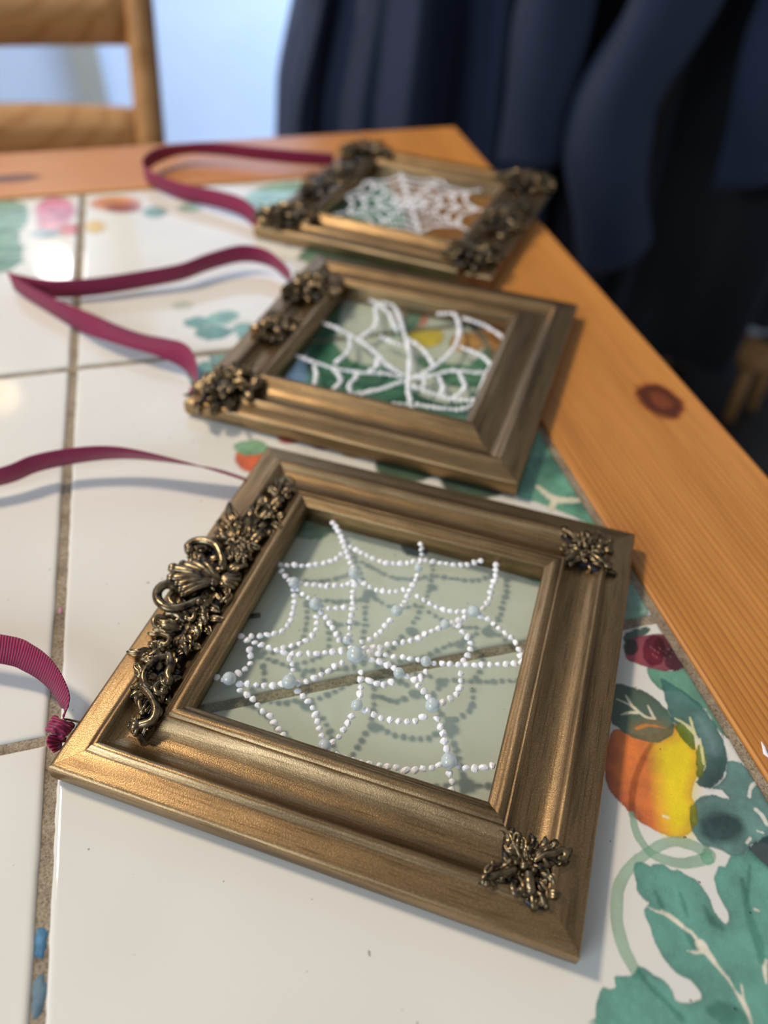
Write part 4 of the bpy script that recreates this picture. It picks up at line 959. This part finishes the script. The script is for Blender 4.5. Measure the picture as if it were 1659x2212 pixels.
# ================================================================== long coats on a peg rail
slab('wall_right', 340, 2600, 1185, 1265, 0, 2450, M_WALL)
pegs = empty('peg_rail', (620, 1185, 1540)); tag(pegs, 'pine peg rail on the wall above the long dark coats', 'peg rail')
MB().box(-260,760,-18,0,-45,45,4).build('board', M_CHAIR, pegs, False)
for x in (-200, 250, 480, 700): MB().tube([(x,-17,0),(x,-60,6),(x,-88,14),(x,-96,16)], [9,8,10,14], 12).build('peg', M_CHAIR, pegs)
stool = empty('step_stool', (1095, 1010, 0), 0.3); tag(stool, 'low pale wooden stool on the floor right of the table, below the coats', 'stool')
MB().box(-45,45,-110,110,120,142,4).build('stool_top', M_CHAIR, stool, False)
for y in (-90, 90):
    for x in (-32, 32): MB().tube([(x*1.1,y*1.05,0),(x,y,121)], [11,13], 12).build('leg', M_CHAIR, stool)
def coat(cx, cy, rz, prof, m, label, seed, depth=(50,100), nf=7):
    """prof: (z, left, right) half widths down the garment; long deep folds run to the hem"""
    c = empty('coat', (cx, cy, 0), rz); tag(c, label, 'coat', 'dark coats on the peg rail')
    q = random.Random(seed); nu, nv = 200, 46; V = []; F = []; ph = [q.uniform(0, 6.28) for _ in range(8)]
    zt, zh = prof[0][0], prof[-1][0]; zs = [p[0] for p in prof][::-1]; ls = [p[1] for p in prof][::-1]; rs = [p[2] for p in prof][::-1]
    for j in range(nv):
        s = j/(nv-1); z = zt+(zh-zt)*s; l = np.interp(z, zs, ls); r_ = np.interp(z, zs, rs); b = depth[0]+(depth[1]-depth[0])*s**0.7
        if j < 3: b *= (0.35, 0.7, 0.9)[j]
        for i in range(nu):
            t = 2*math.pi*i/nu; ct, st = math.cos(t), math.sin(t)
            u = math.copysign(abs(ct)**0.8, ct); x = -l*max(0,-u)+r_*max(0,u)
            fold = 0.55*math.sin(nf*t+ph[0]+0.9*math.sin(2.2*s+ph[1]))+0.26*math.sin((2*nf-1)*t+ph[2]-1.2*s)+0.14*math.sin((3*nf+2)*t+ph[3]+2.5*s)+0.22*math.sin(3*t+5*s+ph[5])
            y = b*math.copysign(abs(st)**0.6, st)*(1+0.85*fold*(0.2+0.8*s**0.4))
            V.append((x*(1+0.03*fold), y, z+(8*math.sin(5*t+ph[4]) if s > 0.95 else 0)))
    for j in range(nv-1):
        for i in range(nu): F.append((j*nu+i, (j+1)*nu+i, (j+1)*nu+(i+1) % nu, j*nu+(i+1) % nu))
    F.append(tuple(range(nu)))
    n0 = len(V); V += [(x*0.985, y*0.94, z) for x, y, z in V[(nv-1)*nu:(nv)*nu]]
    n1 = len(V); V += [(x*0.9, y*0.7, zt-90) for x, y, z in V[:nu]]
    for i in range(nu):
        F.append(((nv-1)*nu+i, n0+i, n0+(i+1) % nu, (nv-1)*nu+(i+1) % nu)); F.append((n0+i, n1+i, n1+(i+1) % nu, n0+(i+1) % nu))
    mk('coat_body', V, F, m, c)
    h = MB(); h.tube(spline([(-14,0,zt-6),(-10,0,zt+30),(0,0,zt+42),(10,0,zt+30),(14,0,zt-6)], 16), 2.6, 7); h.build('hanging_loop', m, c)
    return c
def sleeve(c, pts, radii, m, seed):
    q = random.Random(seed); nn = 60; P = spline(pts, nn); n = 32; V = []; F = []
    tg = np.gradient(P, axis=0); tg /= np.linalg.norm(tg, axis=1)[:, None]; R_ = np.interp(np.linspace(0,1,nn), np.linspace(0,1,len(radii)), radii)
    for i in range(nn):
        a = np.cross((0,1.0,0), tg[i]); a /= np.linalg.norm(a); b = np.cross(tg[i], a)
        for k in range(n):
            t = 2*math.pi*k/n; r_ = R_[i]*(1+0.10*math.sin(3*t+0.6+i*0.10)+0.06*math.sin(i*0.55+2.2*math.sin(t)))
            V.append(P[i]+r_*(math.cos(t)*a+0.45*math.sin(t)*b))
    for i in range(nn-1):
        for k in range(n): F.append((i*n+k, i*n+(k+1) % n, (i+1)*n+(k+1) % n, (i+1)*n+k))
    e0 = len(V); V.append(P[0]); V.append(P[-1]-tg[-1]*25)
    for k in range(n): F.append((e0, (k+1) % n, k)); F.append((e0+1, (nn-1)*n+k, (nn-1)*n+(k+1) % n))
    return mk('sleeve', V, F, m, c)
c1 = coat(420, 1040, 0.0, [(1500,70,70),(1460,180,170),(1200,195,185),(800,160,190),(740,165,195),(620,205,200),(320,240,205)], M_NAVY, 'long navy coat hanging beside the pale wall, behind the far corner of the table', 11)
sleeve(c1, [(150,-70,1420),(165,-120,1150),(140,-150,900),(120,-160,700),(125,-160,560)], [60,58,54,50,46], M_NAVY, 1)
c2_ = coat(872, 1030, 0.0, [(1500,70,70),(1460,190,200),(1200,205,240),(800,215,300),(600,225,330),(160,240,350)], M_BLK, 'long black coat with navy sleeves hanging to the right of the table', 12, depth=(55,105), nf=6)
sleeve(c2_, [(-140,-90,1420),(-140,-130,1150),(-160,-160,880),(-185,-172,760),(-235,-176,620),(-205,-180,500),(-170,-176,420)], [70,72,74,70,58,60,54], M_NAVY, 3)
sleeve(c2_, [(60,-80,1420),(45,-130,1150),(20,-160,900),(0,-170,700),(25,-170,520)], [64,64,60,56,52], M_NAVY, 4)

# ================================================================== lamps whose light glints on the tiles
def globe_lamp(name, x, y, z, r_, col, strength, label, kind):
    e = empty(name, (x, y, 0) if kind == 'floor' else (x, y, z)); tag(e, label, 'lamp')
    m = bpy.data.materials.new('lit_globe'); m.use_nodes = True; b = m.node_tree.nodes['Principled BSDF']; b.inputs['Emission Color'].default_value = col; b.inputs['Emission Strength'].default_value = strength
    zz = z if kind == 'floor' else 0
    MB().ball((0,0,zz), r_, 24, 16).build('globe', m, e)
    mb = MB()
    if kind == 'floor':
        mb.tube([(0,0,0),(0,0,22)], [130,120], 28); mb.build('base', M_WIRE, e); mb = MB()
        mb.tube([(0,0,22),(0,0,z-r_+4)], 9, 12); mb.build('pole', M_WIRE, e)
    else:
        mb.tube([(0,r_-4,0),(0,2250-y-12,0)], 9, 12); mb.build('arm', M_WIRE, e); mb = MB()
        mb.tube([(0,2250-y-14,0),(0,2250-y,0)], [42,46], 24); mb.build('wall_plate', M_WIRE, e)
globe_lamp('wall_lamp', -323, 2130, 750+885, 46, (1,0.96,0.9,1), 24, 'white globe lamp on the back wall, glinting as a white disc on far tiles', 'wall')
globe_lamp('floor_lamp', -430, 1533, 750+900, 46, (1,0.66,0.25,1), 4, 'warm globe floor lamp glinting yellow at the left edge of the tiles', 'floor')
